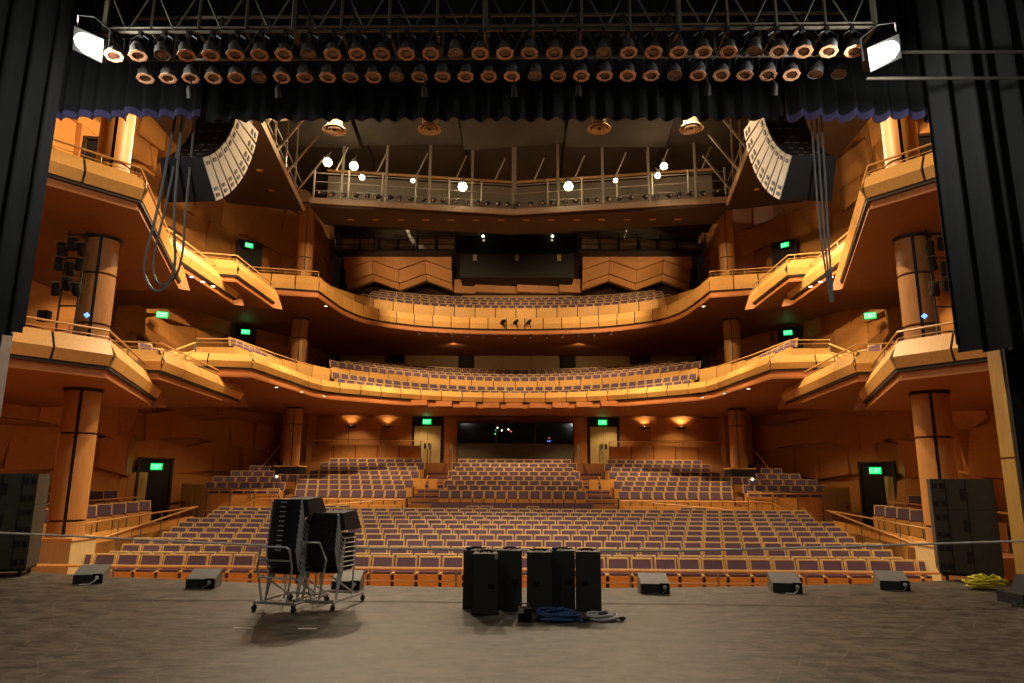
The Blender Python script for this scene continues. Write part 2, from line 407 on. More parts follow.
bwall(rw, -3.5, 3.5, 41.25, 4.85, 5.2, 2.4, .6, 'wood_wall', 5)
for s in (-1, 1): MB().box(min(s*12.0, s*13.5), max(s*12.0, s*13.5), 39.5, 41.25, 2.4, 5.2).build('return_wall', 'wood_floor', rw)
rw1 = sroot('wall_rear_balcony')
bwall(rw1, -12.5, -9.3, 47.3, 7.6, 11.3, 2.4, 4, 'wood_dim', 6); bwall(rw1, -7.9, -4.1, 47.3, 7.6, 11.3, 2.0, 4, 'wood_dim', 7)
bwall(rw1, -3.0, 3.0, 47.3, 7.6, 11.3, 2.0, 4, 'wood_dim', 8); bwall(rw1, 4.1, 7.9, 47.3, 7.6, 11.3, 2.0, 4, 'wood_dim', 9); bwall(rw1, 9.3, 12.5, 47.3, 7.6, 11.3, 2.4, 4, 'wood_dim', 10)
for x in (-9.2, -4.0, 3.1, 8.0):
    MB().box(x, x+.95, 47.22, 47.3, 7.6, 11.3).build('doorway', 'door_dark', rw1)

# ceiling: grey plenum above the bridges, with large sagging panels and ducts
cl = sroot('ceiling')
MB().box(-17.8, 17.8, 11.8, 50, 20.2, 20.4).build('slab', 'backing', cl)
for i in range(5):
    for j in range(5):
        x0 = -12.5+5*i; y0 = 20+5.6*j
        dz = .5*math.sin(i*1.7+j)+.25*j
        MB().hexa([(x0+.06, y0, 18.4+dz*.4), (x0+4.94, y0, 18.4+.3*math.sin(i)), (x0+4.94, y0+5.5, 17.5+.3*math.sin(i)), (x0+.06, y0+5.5, 17.5+dz*.4)],
                  [(x0+.06, y0, 18.5+dz*.4), (x0+4.94, y0, 18.5+.3*math.sin(i)), (x0+4.94, y0+5.5, 17.6+.3*math.sin(i)), (x0+.06, y0+5.5, 17.6+dz*.4)]).build('panel', 'ceiling_grey', cl)
struct(MB().box(-13.5, 13.5, 49.6, 49.8, 5, 20.2).build('wall_rear_upper', 'backing'))

# ------------------------------------------------------------------ boxes and balconies
def fascia_panels(root, path, zbase, step=1.22, prof=((0, 0), (.10, .24), (-.12, .60)), mname='wood_fascia', th=.05):
    """panels along a path whose outer side (towards the room) is to the right of travel"""
    pts = resample(path, step)
    for a, c in zip(pts, pts[1:]):
        d = (c-a).normalized(); nr = Vector((d.y, -d.x)); g = .026
        zb = zbase((a+c)/2) if callable(zbase) else zbase
        A, C = a+d*g, c-d*g
        out = [(A+nr*o, zb+h) for o, h in prof]+[(A+nr*(o-th), zb+h) for o, h in prof[::-1]]
        out2 = [(C+nr*o, zb+h) for o, h in prof]+[(C+nr*(o-th), zb+h) for o, h in prof[::-1]]
        n = len(out)
        V = [(p.x, p.y, q) for p, q in out+out2]
        F = [tuple(range(n)), tuple(range(2*n-1, n-1, -1))]+[(i, n+i, n+(i+1) % n, (i+1) % n) for i in range(n)]
        MB().add(V, F).build('panel', mname, root)
    q = [Vector(p) for p in pts]; V = []; F = []; m_ = len(prof)
    for layer in (.012, .03):
        nrm = [offset(q, layer+max(0, th*.5)-o) for o, h in prof]
        for k in range(len(q)):
            zb = zbase(q[k]) if callable(zbase) else zbase
            for j in range(m_): V.append((nrm[j][k].x, nrm[j][k].y, zb+prof[j][1]-.01*(j == m_-1)))
    n = len(q)
    for k in range(n-1):
        for j in range(m_-1):
            a = k*m_+j; b_ = n*m_+a
            F += [(a, a+m_, a+m_+1, a+1), (b_+1, b_+m_+1, b_+m_, b_)]
    MB().add(V, F).build('backing_board', 'seam', root)
def handrail(root, path, z, step=1.6, drop=.24, r=.025, lower=True, mname='wood_rail'):
    pts = [Vector(p) for p in path]
    MB().tube([(p[0], p[1], z) for p in pts], r, 6).build('handrail', mname, root)
    if lower: MB().tube([(p[0], p[1], z-drop*.55) for p in pts], r*.45, 5).build('mid_rail', mname, root)
    for p in resample(path, step): MB().tube([(p[0], p[1], z-drop), (p[0], p[1], z)], r*.7, 5).build('rail_post', 'steel', root)
def box_unit(label, front, zs, s, xo=-17.2, yend=None, seam_steps=(1.22,), slab=.24, top=.60, tip=True, y0=None):
    """front: path of the slab's lower edge on the LEFT side of the house, from the stage towards the rear"""
    t = thing('balcony_box', label, 'balcony', (s*-front[0][0], front[0][1], zs))
    inv = Matrix.Translation(t.location).inverted()
    f = [Vector(p) for p in front]
    poly = [tuple(p) for p in f]+[(xo, f[-1].y), (xo, f[0].y)]
    if s > 0: mx = lambda P: [(-p[0], p[1]) for p in P]
    else: mx = lambda P: [tuple(p) for p in P]
    before = set(o.name for o in COL.objects)
    pl = mx(poly)
    if s < 0: pl = pl[::-1] if False else pl
    def area(P): return sum(P[i][0]*P[(i+1) % len(P)][1]-P[(i+1) % len(P)][0]*P[i][1] for i in range(len(P)))
    if area(pl) < 0: pl = pl[::-1]
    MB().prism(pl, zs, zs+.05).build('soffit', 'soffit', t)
    ins = offset(front, .12) if True else front
    band = [tuple(p) for p in offset(front, .06)]+[(xo, f[-1].y), (xo, f[0].y)]
    bl = mx(band)
    if area(bl) < 0: bl = bl[::-1]
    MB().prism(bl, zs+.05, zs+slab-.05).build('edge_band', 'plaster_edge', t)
    band = [tuple(p) for p in offset(front, -.03)]+[(xo, f[-1].y), (xo, f[0].y)]
    bl = mx(band)
    if area(bl) < 0: bl = bl[::-1]
    MB().prism(bl, zs+slab-.05, zs+slab+.03).build('floor_slab', 'seam', t)
    pp = offset(front, -.05)
    # panels segment by segment, so that corners stay sharp
    for i in range(len(pp)-1):
        seg = [pp[i], pp[i+1]]
        segm = mx(seg)
        if s > 0: segm = segm[::-1]
        st = seam_steps[min(i, len(seam_steps)-1)]
        fascia_panels(t, segm if s < 0 else segm, zs+slab+.03, st, ((0, 0), (.09, .24), (-.10, top)))
    rl = mx(offset(front, .08))
    handrail(t, rl, zs+slab+top+.24, 1.5, .26)
    if tip:
        p = f[-1]; q = pp[-1]
        P = mx([(p.x, p.y), (p.x+.30, p.y+.10), (q.x, q.y-.1), (p.x-.2, p.y-.4)])
        z0 = zs+.001; z1 = zs+slab+top
        V = [(P[0][0], P[0][1], z0), (P[1][0], P[1][1], z0), (P[3][0], P[3][1], z0), (P[2][0], P[2][1], z1)]
        MB().add(V, [(0,2,1), (0,1,3), (1,2,3), (2,0,3)]).build('end_face', 'soffit', t)
    for o in t.children: o.matrix_parent_inverse = inv
    return t
side = {-1: 'left', 1: 'right'}
BOX = {}
for s in (-1, 1):
    w = side[s]
    # all 'front' paths run with the room on the right of travel when mirrored properly: left side, stage -> rear has the room on its right
    box_unit(f'lower {w} balcony box nearest the stage, above the wide wooden column', [(-9.95, 12.8), (-8.64, 14.76), (-11.0, 21.16)], 3.70, s, seam_steps=(1.18, 1.3))
    box_unit(f'lower {w} balcony box second from the stage, slanting back beside rails', [(-12.5, 18.8), (-10.05, 19.48), (-10.92, 27.3)], 4.35, s, seam_steps=(2.6, 1.45))
    box_unit(f'upper {w} balcony box nearest the stage, under the valance hem', [(-9.9, 12.8), (-8.36, 14.74), (-10.78, 21.47)], 7.60, s, seam_steps=(1.25, 1.6))
    box_unit(f'upper {w} balcony box second from the stage, beside hanging cables', [(-12.7, 20.1), (-10.96, 20.78), (-11.17, 26.7)], 8.40, s, seam_steps=(2.0, 1.35))
    box_unit(f'upper {w} balcony box third from the stage, next to the main upper balcony', [(-12.2, 24.5), (-10.5, 25.0), (-10.53, 29.26)], 8.90, s, seam_steps=(1.9, 1.25))

def mirror_path(half):   # half: left path from the side towards the centre (x<0 ... 0)
    return half+[(-x, y) for x, y in half[::-1] if x < -1e-6]
def balcony(label, wing, curve, zs, slab, top, depth_y, prof, corbels=False):
    t = thing('balcony', label, 'balcony', (0, curve[-1][1], zs))
    inv = Matrix.Translation(t.location).inverted()
    half = wing+catmull(curve, 8); full = mirror_path(half)
    poly = full+[(13.4, depth_y), (-13.4, depth_y)]
    def pr(path, z0, z1, name, m):
        P = [tuple(p) for p in path]+[(16.9, path[-1][1]), (16.9, 33.2), (15, 38.3), (13.3, depth_y), (-13.3, depth_y), (-15, 38.3), (-16.9, 33.2), (-16.9, path[0][1])]
        bm = bmesh.new(); vs = [bm.verts.new((x, y, z0)) for x, y in P]; f = bm.faces.new(vs); f.normal_update()
        r = bmesh.ops.extrude_face_region(bm, geom=[f]); vv = [g for g in r['geom'] if isinstance(g, bmesh.types.BMVert)]
        bmesh.ops.translate(bm, verts=vv, vec=(0, 0, z1-z0)); bmesh.ops.recalc_face_normals(bm, faces=bm.faces)
        bmesh.ops.triangulate(bm, faces=[q for q in bm.faces if len(q.verts) > 4])
        me = bpy.data.meshes.new(name); bm.to_mesh(me); bm.free(); me.materials.append(MATS[m]); link(name, me, t)
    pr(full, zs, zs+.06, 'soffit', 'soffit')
    pr(offset(full, .05), zs+.06, zs+slab-.05, 'edge_band', 'plaster_edge')
    pr(offset(full, -.01), zs+slab-.05, zs+slab+.02, 'floor_slab', 'seam')
    pp = offset(full, -.03); nw = len(wing)
    n = len(pp)
    for i in range(nw): fascia_panels(t, pp[i:i+2], zs+slab+.02, 1.25, prof); fascia_panels(t, pp[n-2-i:n-i], zs+slab+.02, 1.25, prof)
    fascia_panels(t, pp[nw:n-nw], zs+slab+.02, 1.1, prof)
    if corbels:
        for k in range(9):
            x = -4.88+1.22*k
            y = min(full, key=lambda q: abs(q[0]-x))[1]
            MB().box(x-.42, x+.42, y-.22, y+.2, zs+.04, zs+.31).build('corbel', 'plaster_edge', t)
    return t, full, inv
PROF1 = ((0, 0), (.09, .22), (-.08, .51))
CURVE1 = [(-9.58, 24.9), (-9.3, 28.4), (-8.95, 31.6), (-7.1, 33.5), (-4.9, 35.15), (-2.4, 36.05), (0, 36.35)]
b1, F1, inv1 = balcony('curved lower main balcony with pale wooden fascia panels across the hall', [(-12.6, 24.2)], CURVE1, 5.20, .34, .60, 47.2, PROF1, True)
# inner parapet of the lower balcony
IN1 = [(-12.4, 26.2), (-10.9, 26.3)]
INC1 = [(-10.9, 26.3), (-10.4, 30.0), (-9.6, 33.2), (-7.5, 36.4), (-5.2, 38.6), (-2.5, 39.8), (0, 40.2)]
def zin1(p): return 5.88+.62*max(0, min(1, (p.y-27)/11))
in1 = mirror_path(IN1[:1]+catmull(INC1, 8))
fascia_panels(b1, in1[:2], zin1, 1.3, ((0, 0), (0, .3), (0, .72))); fascia_panels(b1, in1[-2:], zin1, 1.3, ((0, 0), (0, .3), (0, .72)))
fascia_panels(b1, in1[1:-1], zin1, 1.3, ((0, 0), (0, .3), (0, .72)))
handrail(b1, [p for p in in1 if p[0] < -8.2], 6.93, 1.5, .28); handrail(b1, [p for p in in1 if p[0] > 8.2], 6.93, 1.5, .28)
CURVE2 = [(-9.32, 31.4), (-9.2, 33.2), (-8.98, 35.2), (-8.35, 37.0), (-7.25, 38.05), (-5.35, 39.15), (-2.6, 39.8), (0, 40.0)]
b2, F2, inv2 = balcony('curved upper main balcony with amber fascia panels across the hall', [(-12.5, 30.6)], CURVE2, 10.0, .33, .74, 47.2, ((0, 0), (.05, .30), (-.05, .68)))
INC2 = [(-10.9, 33.4), (-10.2, 36.5), (-8.6, 39.0), (-5.6, 40.7), (-2.6, 41.35), (0, 41.5)]
in2 = mirror_path(catmull(INC2, 8))
fascia_panels(b2, in2, 11.35, 1.3, ((0, 0), (0, .3), (0, .66)))
wl = [p for p in offset(F2, .12)]
handrail(b2, wl[:3], 11.32, 1.5, .26); handrail(b2, wl[-3:], 11.32, 1.5, .26)
# stepped floors of the balconies
def steps(root, rows, x):
    for y, z in rows: MB().box(-x, x, y-.5, 47.1, z-.3, z).build('step', 'wood_floor', root)
B1ROWS = [(41.5+1.0*k, 6.80+.31*k) for k in range(4)]
B2ROWS = [(42.9+.95*k, 11.72+.42*k) for k in range(4)]
steps(b1, B1ROWS, 12.0); steps(b2, B2ROWS, 11.6)
for o in b1.children: o.matrix_parent_inverse = inv1
for o in b2.children: o.matrix_parent_inverse = inv2
# wooden back wall of the upper balcony with slanted acoustic panels
rw2 = sroot('wall_rear_top')
bwall(rw2, -8.9, 8.9, 47.6, 12.6, 14.5, 3.4, 2.2, 'wood_dim', 21)
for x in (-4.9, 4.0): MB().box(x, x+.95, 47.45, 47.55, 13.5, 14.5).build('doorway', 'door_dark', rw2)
for i in range(6):
    x0 = -4.5+1.5*i
    MB().hexa([(x0, 47.0-.25*(i % 2), 14.55), (x0+1.49, 47.25-.25*(i % 2), 14.55), (x0+1.49, 47.5, 14.55), (x0, 47.5, 14.55)],
              [(x0, 46.9-.25*(i % 2), 15.5), (x0+1.49, 47.1-.25*(i % 2), 15.5), (x0+1.49, 47.5, 15.5), (x0, 47.5, 15.5)]).build('panel', 'wood_wall', rw2)
for s in (-1, 1):
    for i in range(4):
        for j in range(5):
            x0 = s*(4.6+1.9*i); x1 = s*(4.6+1.9*(i+1)-.03)
            z = 15.05+.42*j; sl = .35*(1 if (i % 2) else -1)
            a, c = (x0, x1) if s > 0 else (x1, x0)
            zl, zr = (z+sl, z-sl) if s > 0 else (z-sl, z+sl)
            y = 46.9-.16*(j % 2)-.25*(j)
            MB().hexa([(a, y, zl), (c, y, zr), (c, y+.5, zr), (a, y+.5, zl)], [(a, y-.18, zl+.40), (c, y-.18, zr+.40), (c, y+.5, zr+.40), (a, y+.5, zl+.40)]).build('panel', 'wood_wall', rw2)
# dark projection room hung under the ceiling
t = thing('control_room', 'black projection room box hanging above the upper balcony seats', 'control room', (0, 46, 15.05))
for nm, mm, bx in (('body', 'black_paint', (-3.9, 3.9, 45.0, 48.5, 15.05, 16.75)), ('window', 'glass_dark', (-3.8, 3.8, 45.3, 48.5, 16.8, 18.6)), ('roof', 'black_paint', (-4.0, 4.0, 45.0, 48.5, 18.65, 18.9))):
    MB().box(*bx).build(nm, mm, t)
for x in (-2.9, 0, 2.9): MB().box(x-.13, x+.13, 44.94, 44.99, 16.25, 16.7).build('port_light', 'pale_panel', t)
for x in (-2.35, 2.45): MB().lathe([(.001, -.11), (.11, 0), (.001, .11)], 10, Matrix.Translation((x, 44.9, 18.0))).build('bulb', 'bulb_small', t)
for o in t.children: o.matrix_parent_inverse = Matrix.Translation(t.location).inverted()
# pale technical windows and railings either side of it
for s in (-1, 1):
    t = thing('technical_gallery', f'dark railed technical gallery with pale panels {side[s]} of the projection room', 'gallery', (s*8.4, 45, 16.8))
    MB().box(s*8.4-4.2, s*8.4+4.2, 44.5, 45.6, 16.75, 16.9).build('deck', 'black_paint', t)
    for k in range(6):
        x = s*8.4-3.9+1.35*k
        MB().box(x, x+1.15, 45.5, 45.6, 17.3, 18.7).build('panel', 'pale_panel', t)
    for z in (17.3, 17.7, 18.1): MB().tube([(s*8.4-4.2, 44.55, z), (s*8.4+4.2, 44.55, z)], .03, 5).build('railing', 'black_paint', t)
    for k in range(7): MB().tube([(s*8.4-4.2+1.4*k, 44.55, 16.9), (s*8.4-4.2+1.4*k, 44.55, 19.9)], .04, 5).build('hanger', 'black_paint', t)
    for o in t.children: o.matrix_parent_inverse = Matrix.Translation(t.location).inverted()

# ------------------------------------------------------------------ columns
def column(label, x, y, segs, r, seam_a, plinth=None, gap=.05):
    t = thing('column', label, 'column', (x, y, segs[0][0]))
    for z0, z1, joints in segs:
        zs = [z0]+joints+[z1]
        for a, c in zip(zs, zs[1:]):
            for k in range(4):
                a0 = seam_a+k*math.pi/2+gap; a1 = seam_a+(k+1)*math.pi/2-gap
                MB().lathe([(r-.05, a+.015), (r, a+.03), (r, c-.03), (r-.05, c-.015)], 8, Matrix.Translation((x, y, 0)), a0, a1).build('cladding_panel', 'wood_column', t, True)
        MB().lathe([(r-.04, z0), (r-.04, z1)], 20, Matrix.Translation((x, y, 0))).build('core', 'seam', t, True)
        MB().lathe([(r-.04, z1-.10), (r+.035, z1-.10), (r+.035, z1-.02), (r-.04, z1-.02)], 24, Matrix.Translation((x, y, 0))).build('collar', 'seam', t)
    if plinth:
        w, z0, z1, mm = plinth
        MB().box(x-w, x+w, y-w, y+w, z0, z1).build('plinth', mm, t)
        MB().box(x-w-.03, x+w+.03, y-w-.03, y+w+.03, z1, z1+.06).build('plinth_cap', 'wood_rail', t)
    for o in t.children: o.matrix_parent_inverse = Matrix.Translation(t.location).inverted()
for s in (-1, 1):
    w = side[s]
    sa = R(-63) if s < 0 else R(-117)
    column(f'wide {w} wooden column nearest the stage, rising through the boxes', s*10.33, 16.6, [(-1.0, 3.72, [.55, 2.6]), (4.6, 7.62, [5.3, 6.6]), (8.4, 13.5, [9.6, 11.5])], .40, sa, (.47, -1.25, .12, 'wood_pale'), .09)
    column(f'far {w} wooden column standing beside the rear seating', s*11.6, 35.9, [(2.1, 5.21, [4.3]), (5.9, 10.01, [8.9]), (10.9, 16.6, [13.4])], .42, R(-72) if s < 0 else R(-108), (.62, 1.3, 2.1, 'seam'))

def fix(t):
    bpy.context.view_layer.update()
    inv = t.matrix_world.inverted()
    for o in t.children: o.matrix_parent_inverse = inv
    return t
def Mx(loc, x=0, y=0, z=0): return Matrix.Translation(loc) @ Matrix.Rotation(z, 4, 'Z') @ Matrix.Rotation(x, 4, 'X') @ Matrix.Rotation(y, 4, 'Y')

# ------------------------------------------------------------------ seats
def seat_parts():
    """one folding theatre seat, front towards -Y, floor at z = 0"""
    W = .50
    fr = MB()
    def by(z): return .10+(z-.45)*.22
    def bar(x0, x1, z0, z1, t=.05):
        fr.hexa([(x0, by(z0)-t, z0), (x1, by(z0)-t, z0), (x1, by(z0)+.02, z0), (x0, by(z0)+.02, z0)],
                [(x0, by(z1)-t, z1), (x1, by(z1)-t, z1), (x1, by(z1)+.02, z1), (x0, by(z1)+.02, z1)])
    e = .036
    bar(-W/2, -W/2+e, .30, .88); bar(W/2-e, W/2, .30, .88); bar(-W/2+e, W/2-e, .846, .88)
    bk = MB(); a, c = .53, .848; x = W/2-e+.002
    bk.hexa([(-x, by(a)-.06, a), (x, by(a)-.06, a), (x, by(a)+.01, a), (-x, by(a)+.01, a)], [(-x, by(c)-.045, c), (x, by(c)-.045, c), (x, by(c)+.01, c), (-x, by(c)+.01, c)])
    sc_ = MB(); sc_.hexa([(-.215, -.10, .50), (.215, -.10, .50), (.215, .0, .50), (-.215, .0, .50)], [(-.215, -.11, .56), (.215, -.11, .56), (.215, -.02, .56), (-.215, -.02, .56)])
    sp = MB(); sp.hexa([(-.235, -.08, .06), (.235, -.08, .06), (.235, .06, .06), (-.235, .06, .06)], [(-.235, -.13, .50), (.235, -.13, .50), (.235, -.02, .50), (-.235, -.02, .50)])
    s0 = MB().box(-.278, -.238, -.05, .12, 0, .50); s1 = MB().box(.238, .278, -.05, .12, 0, .50)
    r0 = MB().box(-.275, -.25, -.12, .12, .50, .53); r1 = MB().box(.25, .275, -.12, .12, .50, .53)
    return (('back_frame', fr, 'wood_seat'), ('back_cushion', bk, 'purple_fabric'), ('seat_cushion', sc_, 'purple_fabric'), ('seat_underside', sp, 'wood_seat_under'), ('standard', s0, 'seam'), ('standard', s1, 'seam'), ('armrest', r0, 'wood_seat'), ('armrest', r1, 'wood_seat'))
SP = seat_parts()
SD = [(n, m.data(n, mm)) for n, m, mm in SP]
far_mb = MB(); far_used = [0]
SLOT = {'wood_seat': 0, 'purple_fabric': 1, 'wood_seat_under': 2, 'seam': 3}
def far_seat(x, y, z, rz=0):
    ca, sa = math.cos(rz), math.sin(rz)
    for n, m, mm in SP:
        if n == 'armrest': continue
        far_mb.cur = SLOT[mm]
        far_mb.add([(x+p[0]*ca-p[1]*sa, y+p[0]*sa+p[1]*ca, z+p[2]) for p in m.v], m.f)
    far_used[0] += 1
def near_seat(x, y, z, label):
    t = thing('auditorium_chair', label, 'seat', (x, y, z), 0, 'purple seats in the front stalls')
    for n, me in SD: link(n, me, t)
PITCH = .552; made = 0
for i, y in enumerate(ROW1):
    half = 10.35+.10*i
    n = int(2*half/PITCH)
    if (n+i) % 2 == 0: n -= 1
    x0 = -(n-1)*PITCH/2
    z = fz1(i)
    rown = 'front row' if i == 0 else ORD[i]+' row from the stage'
    for k in range(n):
        x = x0+k*PITCH
        if made < 300 and i < 9:
            if k < n/2: lab = f'purple folding seat with pale wooden frame, {rown}, {ordi(k+1)} from left end'
            else: lab = f'purple folding seat with pale wooden frame, {rown}, {ordi(n-k)} from right end'
            near_seat(x, y, z, lab); made += 1
        else: far_seat(x, y, z)
for x in (-7.2, -6.65, 7.0, 7.55, -1.5, -.95, .9): far_seat(x, ROW1[-1]+1.1, fz1(10)+.05)
# rear stalls with two aisles
AISLE = 4.25; PR = .525
for i, y in enumerate(ROW2):
    half = (10.2, 10.6, 11.1, 11.9, 11.6, 11.0, 11.1, 11.2)[i]
    z = fz2(i)
    n = int((AISLE-.60)*2/PR)-(i % 2)
    for k in range(n): far_seat(-(n-1)*PR/2+k*PR, y, z)
    n = int((half-AISLE-.60)/PR)
    for s in (-1, 1):
        for k in range(n):
            x = AISLE+.88+(.26 if i % 2 else 0)+k*PR
            if i >= 4 and x > 10.6: continue
            far_seat(s*x, y, z)
# raised side blocks of the stalls
for s in (-1, 1):
    for i in range(5):
        y = 31.7+1.0*i; z = .20+.27*i
        n = (7, 7, 6, 4, 2)[i]
        x1 = (10.9, 11.0, 11.6, 12.3, 12.9)[i]
        for k in range(n): far_seat(s*(x1+k*.56), y, z, -s*.10)
# side terraces by the wide columns
for s in (-1, 1):
    for k in range(7): far_seat(s*(12.1+.16*k), 18.6+1.05*k, -.15, -s*.75)
    for k in range(5): far_seat(s*(13.4+.18*k), 20.0+1.15*k, .22, -s*.75)
# balconies
def row_on(path, dist, zf, xlim, step=PITCH, xmin=0):
    off = offset(path, dist); pts = resample(off, step)
    for a, c in zip(pts, pts[1:]):
        m_ = (a+c)/2; d = c-a
        if xmin <= abs(m_.x) < xlim: far_seat(m_.x, m_.y, zf, math.atan2(d.y, d.x))
def row_mix(t, zf, xlim):
    A = resample(F1[2:-2], .3); B = resample(in1[1:-1], .3); n = 200
    def at(P, u): f = u*(len(P)-1); i = min(len(P)-2, int(f)); return P[i].lerp(P[i+1], f-i)
    pts = [at(A, k/n).lerp(at(B, k/n), t) for k in range(n+1)]
    pts = resample(pts, PITCH)
    for a, c in zip(pts, pts[1:]):
        m_ = (a+c)/2; d = c-a
        if abs(m_.x) < xlim: far_seat(m_.x, m_.y, zf, math.atan2(d.y, d.x))
row_mix(.42, 5.52, 8.6); row_mix(.72, 5.90, 9.0)
for k, (y, z) in enumerate(B1ROWS): row_on(in1[1:-1], 1.15+1.0*k, z, 9.6-.15*k)
row_on(F2[2:-2], .95, 10.33, 9.0)
for k, (y, z) in enumerate(B2ROWS): row_on(in2, 1.3+.95*k, z, 9.4-.1*k)
for s in (-1, 1):      # single row behind the parapet on the balcony wings
    for k in range(8): far_seat(s*(11.3-.02*k), 27.3+.62*k, 6.3, -s*1.4)
    for k in range(5): far_seat(s*(11.0+.1*k), 20.4+.9*k, 4.75, -s*1.2)
fo = far_mb.build('theatre_seating', ['wood_seat', 'purple_fabric', 'wood_seat_under', 'seam'])
fo['kind'] = 'stuff'; tag(fo, 'purple seats with pale wooden frames in the rear stalls and balconies', 'seating')

# ------------------------------------------------------------------ stalls: pit rail, side terraces, parterre wall, stairs
t = thing('pit_rail', 'long wooden rail with posts in front of the first row of seats', 'railing', (0, 14.9, -1.22))
for z, r in ((-.27, .035), (-.52, .022), (-.68, .022)): MB().tube([(-9.9, 14.9, z), (10.0, 14.9, z)], r, 6).build('rail', 'wood_rail', t)
for k in range(12): MB().tube([(-9.9+1.81*k, 14.9, -1.22), (-9.9+1.81*k, 14.9, -.27)], .025, 6).build('rail_post', 'steel', t)
for k in range(11): MB().box(-9.86+1.81*k, -8.13+1.81*k, 14.94, 14.97, -1.22, -.86).build('kick_panel', 'wood_seat_under', t)
fix(t)
for s in (-1, 1):
    w = side[s]
    t = thing('side_terrace', f'{w} side terrace with panelled wooden front and sloping rails by the column', 'terrace', (s*11, 17.5, -1.2))
    fr = [(-10.9, 17.3), (-12.35, 27.2)]
    m_ = lambda P: [(-p[0]*1.0 if s > 0 else p[0], p[1]) for p in P]
    P = m_(fr+[(-16.6, 27.2), (-16.4, 20.4), (-14.5, 17.3)])
    if s > 0: P = P[::-1]
    MB().prism(P[::-1], -1.3, -.22).build('deck', 'wood_floor', t)
    pth = m_(fr)
    if s > 0: pth = pth[::-1]
    fascia_panels(t, pth, -.95, 1.45, ((0, 0), (0, .4), (0, 1.02)), 'wood_seat_under')
    def trail(a, c, z0, z1):
        MB().tube([(s*a[0], a[1], z0), (s*c[0], c[1], z1)], .03, 6).build('handrail', 'wood_rail', t)
    trail((10.85, 15.6), (12.35, 27.2), .30, .42); trail((10.8, 16.0), (12.2, 27.2), -.38, .44)
    for k in range(7):
        u = k/6; x = 10.88+1.45*u; y = 17.2+10*u
        MB().tube([(s*x, y, -.9), (s*x, y, .30+.08*u)], .02, 5).build('rail_post', 'steel', t)
    P2 = [(s*12.95, 18.4), (s*14.3, 26.4)]
    if s > 0: P2 = P2[::-1]
    fascia_panels(t, P2, -.2, 1.45, ((0, 0), (0, .3), (0, .72)), 'wood_wall')
    MB().tube([(s*12.9, 18.0, .78), (s*14.2, 26.4, .80)], .03, 6).build('handrail', 'wood_rail', t)
    fix(t)
    # raised side block: front wall, vestibule wall, steps
    t = thing('side_block', f'{w} raised seating block with panelled front wall and brass rail', 'seating block', (s*13, 30.6, -.6))
    for i in range(5): MB().box(min(s*10.5, s*15.4), max(s*10.5, s*15.4), 31.2+1.0*i, 36.6, -.6 if i == 0 else .20+.27*(i-1), .20+.27*i).build('step', 'wood_floor', t)
    pth = [(-13.5, 30.7), (-10.3, 30.7)] if s < 0 else [(10.3, 30.7), (13.5, 30.7)]
    fascia_panels(t, pth, -.6, 1.1, ((0, 0), (0, .5), (0, 1.45)), 'wood_seat_under')
    v = [(-15.6, 32.6), (-13.55, 30.7)] if s < 0 else [(13.55, 30.7), (15.6, 32.6)]
    fascia_panels(t, v, -.75, 1.4, ((0, 0), (0, .8), (0, 2.0)), 'wood_pale')
    MB().tube([(s*13.5, 30.6, 1.0), (s*10.3, 30.6, 1.0)], .035, 6).build('handrail', 'wood_rail', t)
    MB().tube([(s*13.5, 30.55, .12), (s*12.2, 30.55, .12), (s*11.2, 30.55, .62), (s*10.3, 30.55, .66)], .03, 6).build('handrail', 'wood_rail', t)
    for k in range(4): MB().tube([(s*(10.6+.9*k), 30.55, -.6), (s*(10.6+.9*k), 30.55, 1.0)], .02, 5).build('rail_post', 'steel', t)
    fix(t)
    # parterre wall in front of the rear stalls
    t = thing('parterre_wall', f'{w} low wooden wall with handrail in front of the rear stalls', 'wall', (s*8, 31.2, -.6))
    pth = [(-11.0, 31.4), (-4.9, 31.4)] if s < 0 else [(4.9, 31.4), (11.0, 31.4)]
    fascia_panels(t, pth, -.6, 1.45, ((0, 0), (0, .4), (0, 1.0)), 'wood_seat_under')
    MB().tube([(s*12.4, 31.2, .62), (s*4.8, 31.2, .62)], .035, 6).build('handrail', 'wood_rail', t)
    MB().tube([(s*12.4, 30.2, .05), (s*6.2, 31.1, .55)], .03, 6).build('handrail', 'wood_rail', t)
    fix(t)
    # aisle stairs
    t = thing('aisle_stairs', f'{w} aisle stairs with purple carpet between the rear seat blocks', 'stairs', (s*AISLE, 36, -.6))
    for i in range(18):
        y = 30.7+.5*i; z = (-.35+.16*i) if i < 4 else .20+.127*(i-3)
        MB().box(s*AISLE-.58, s*AISLE+.58, y, y+.51, z-.5, z).build('step', 'purple_carpet', t)
    for q in (-.29, .29): MB().box(s*AISLE+q-.22, s*AISLE+q+.22, 34.3, 34.38, 1.05, 1.55).build('riser_panel', 'wood_seat_under', t)
    MB().tube([(s*AISLE, 33.6, .5), (s*AISLE, 33.6, 1.3), (s*AISLE, 34.6, 1.7)], .02, 6).build('handrail', 'wood_rail', t)
    for q in (-.62, .62):
        MB().tube([(s*AISLE+q, 38.6, 2.0), (s*AISLE+q, 38.6, 3.1), (s*AISLE+q, 39.8, 3.5), (s*AISLE+q, 39.8, 2.5)], .03, 6).build('handrail', 'steel', t)
    fix(t)
    # stair with small step lights beside the far column
    t = thing('side_stairs', f'{w} dark stairs with small white step lights beside the far column', 'stairs', (s*12.2, 33, -.4))
    for i in range(9): MB().box(min(s*12.3, s*13.3), max(s*12.3, s*13.3), 35.6+.4*i, 36.1+.4*i, -.5, .5+.24*i).build('step', 'purple_carpet', t)
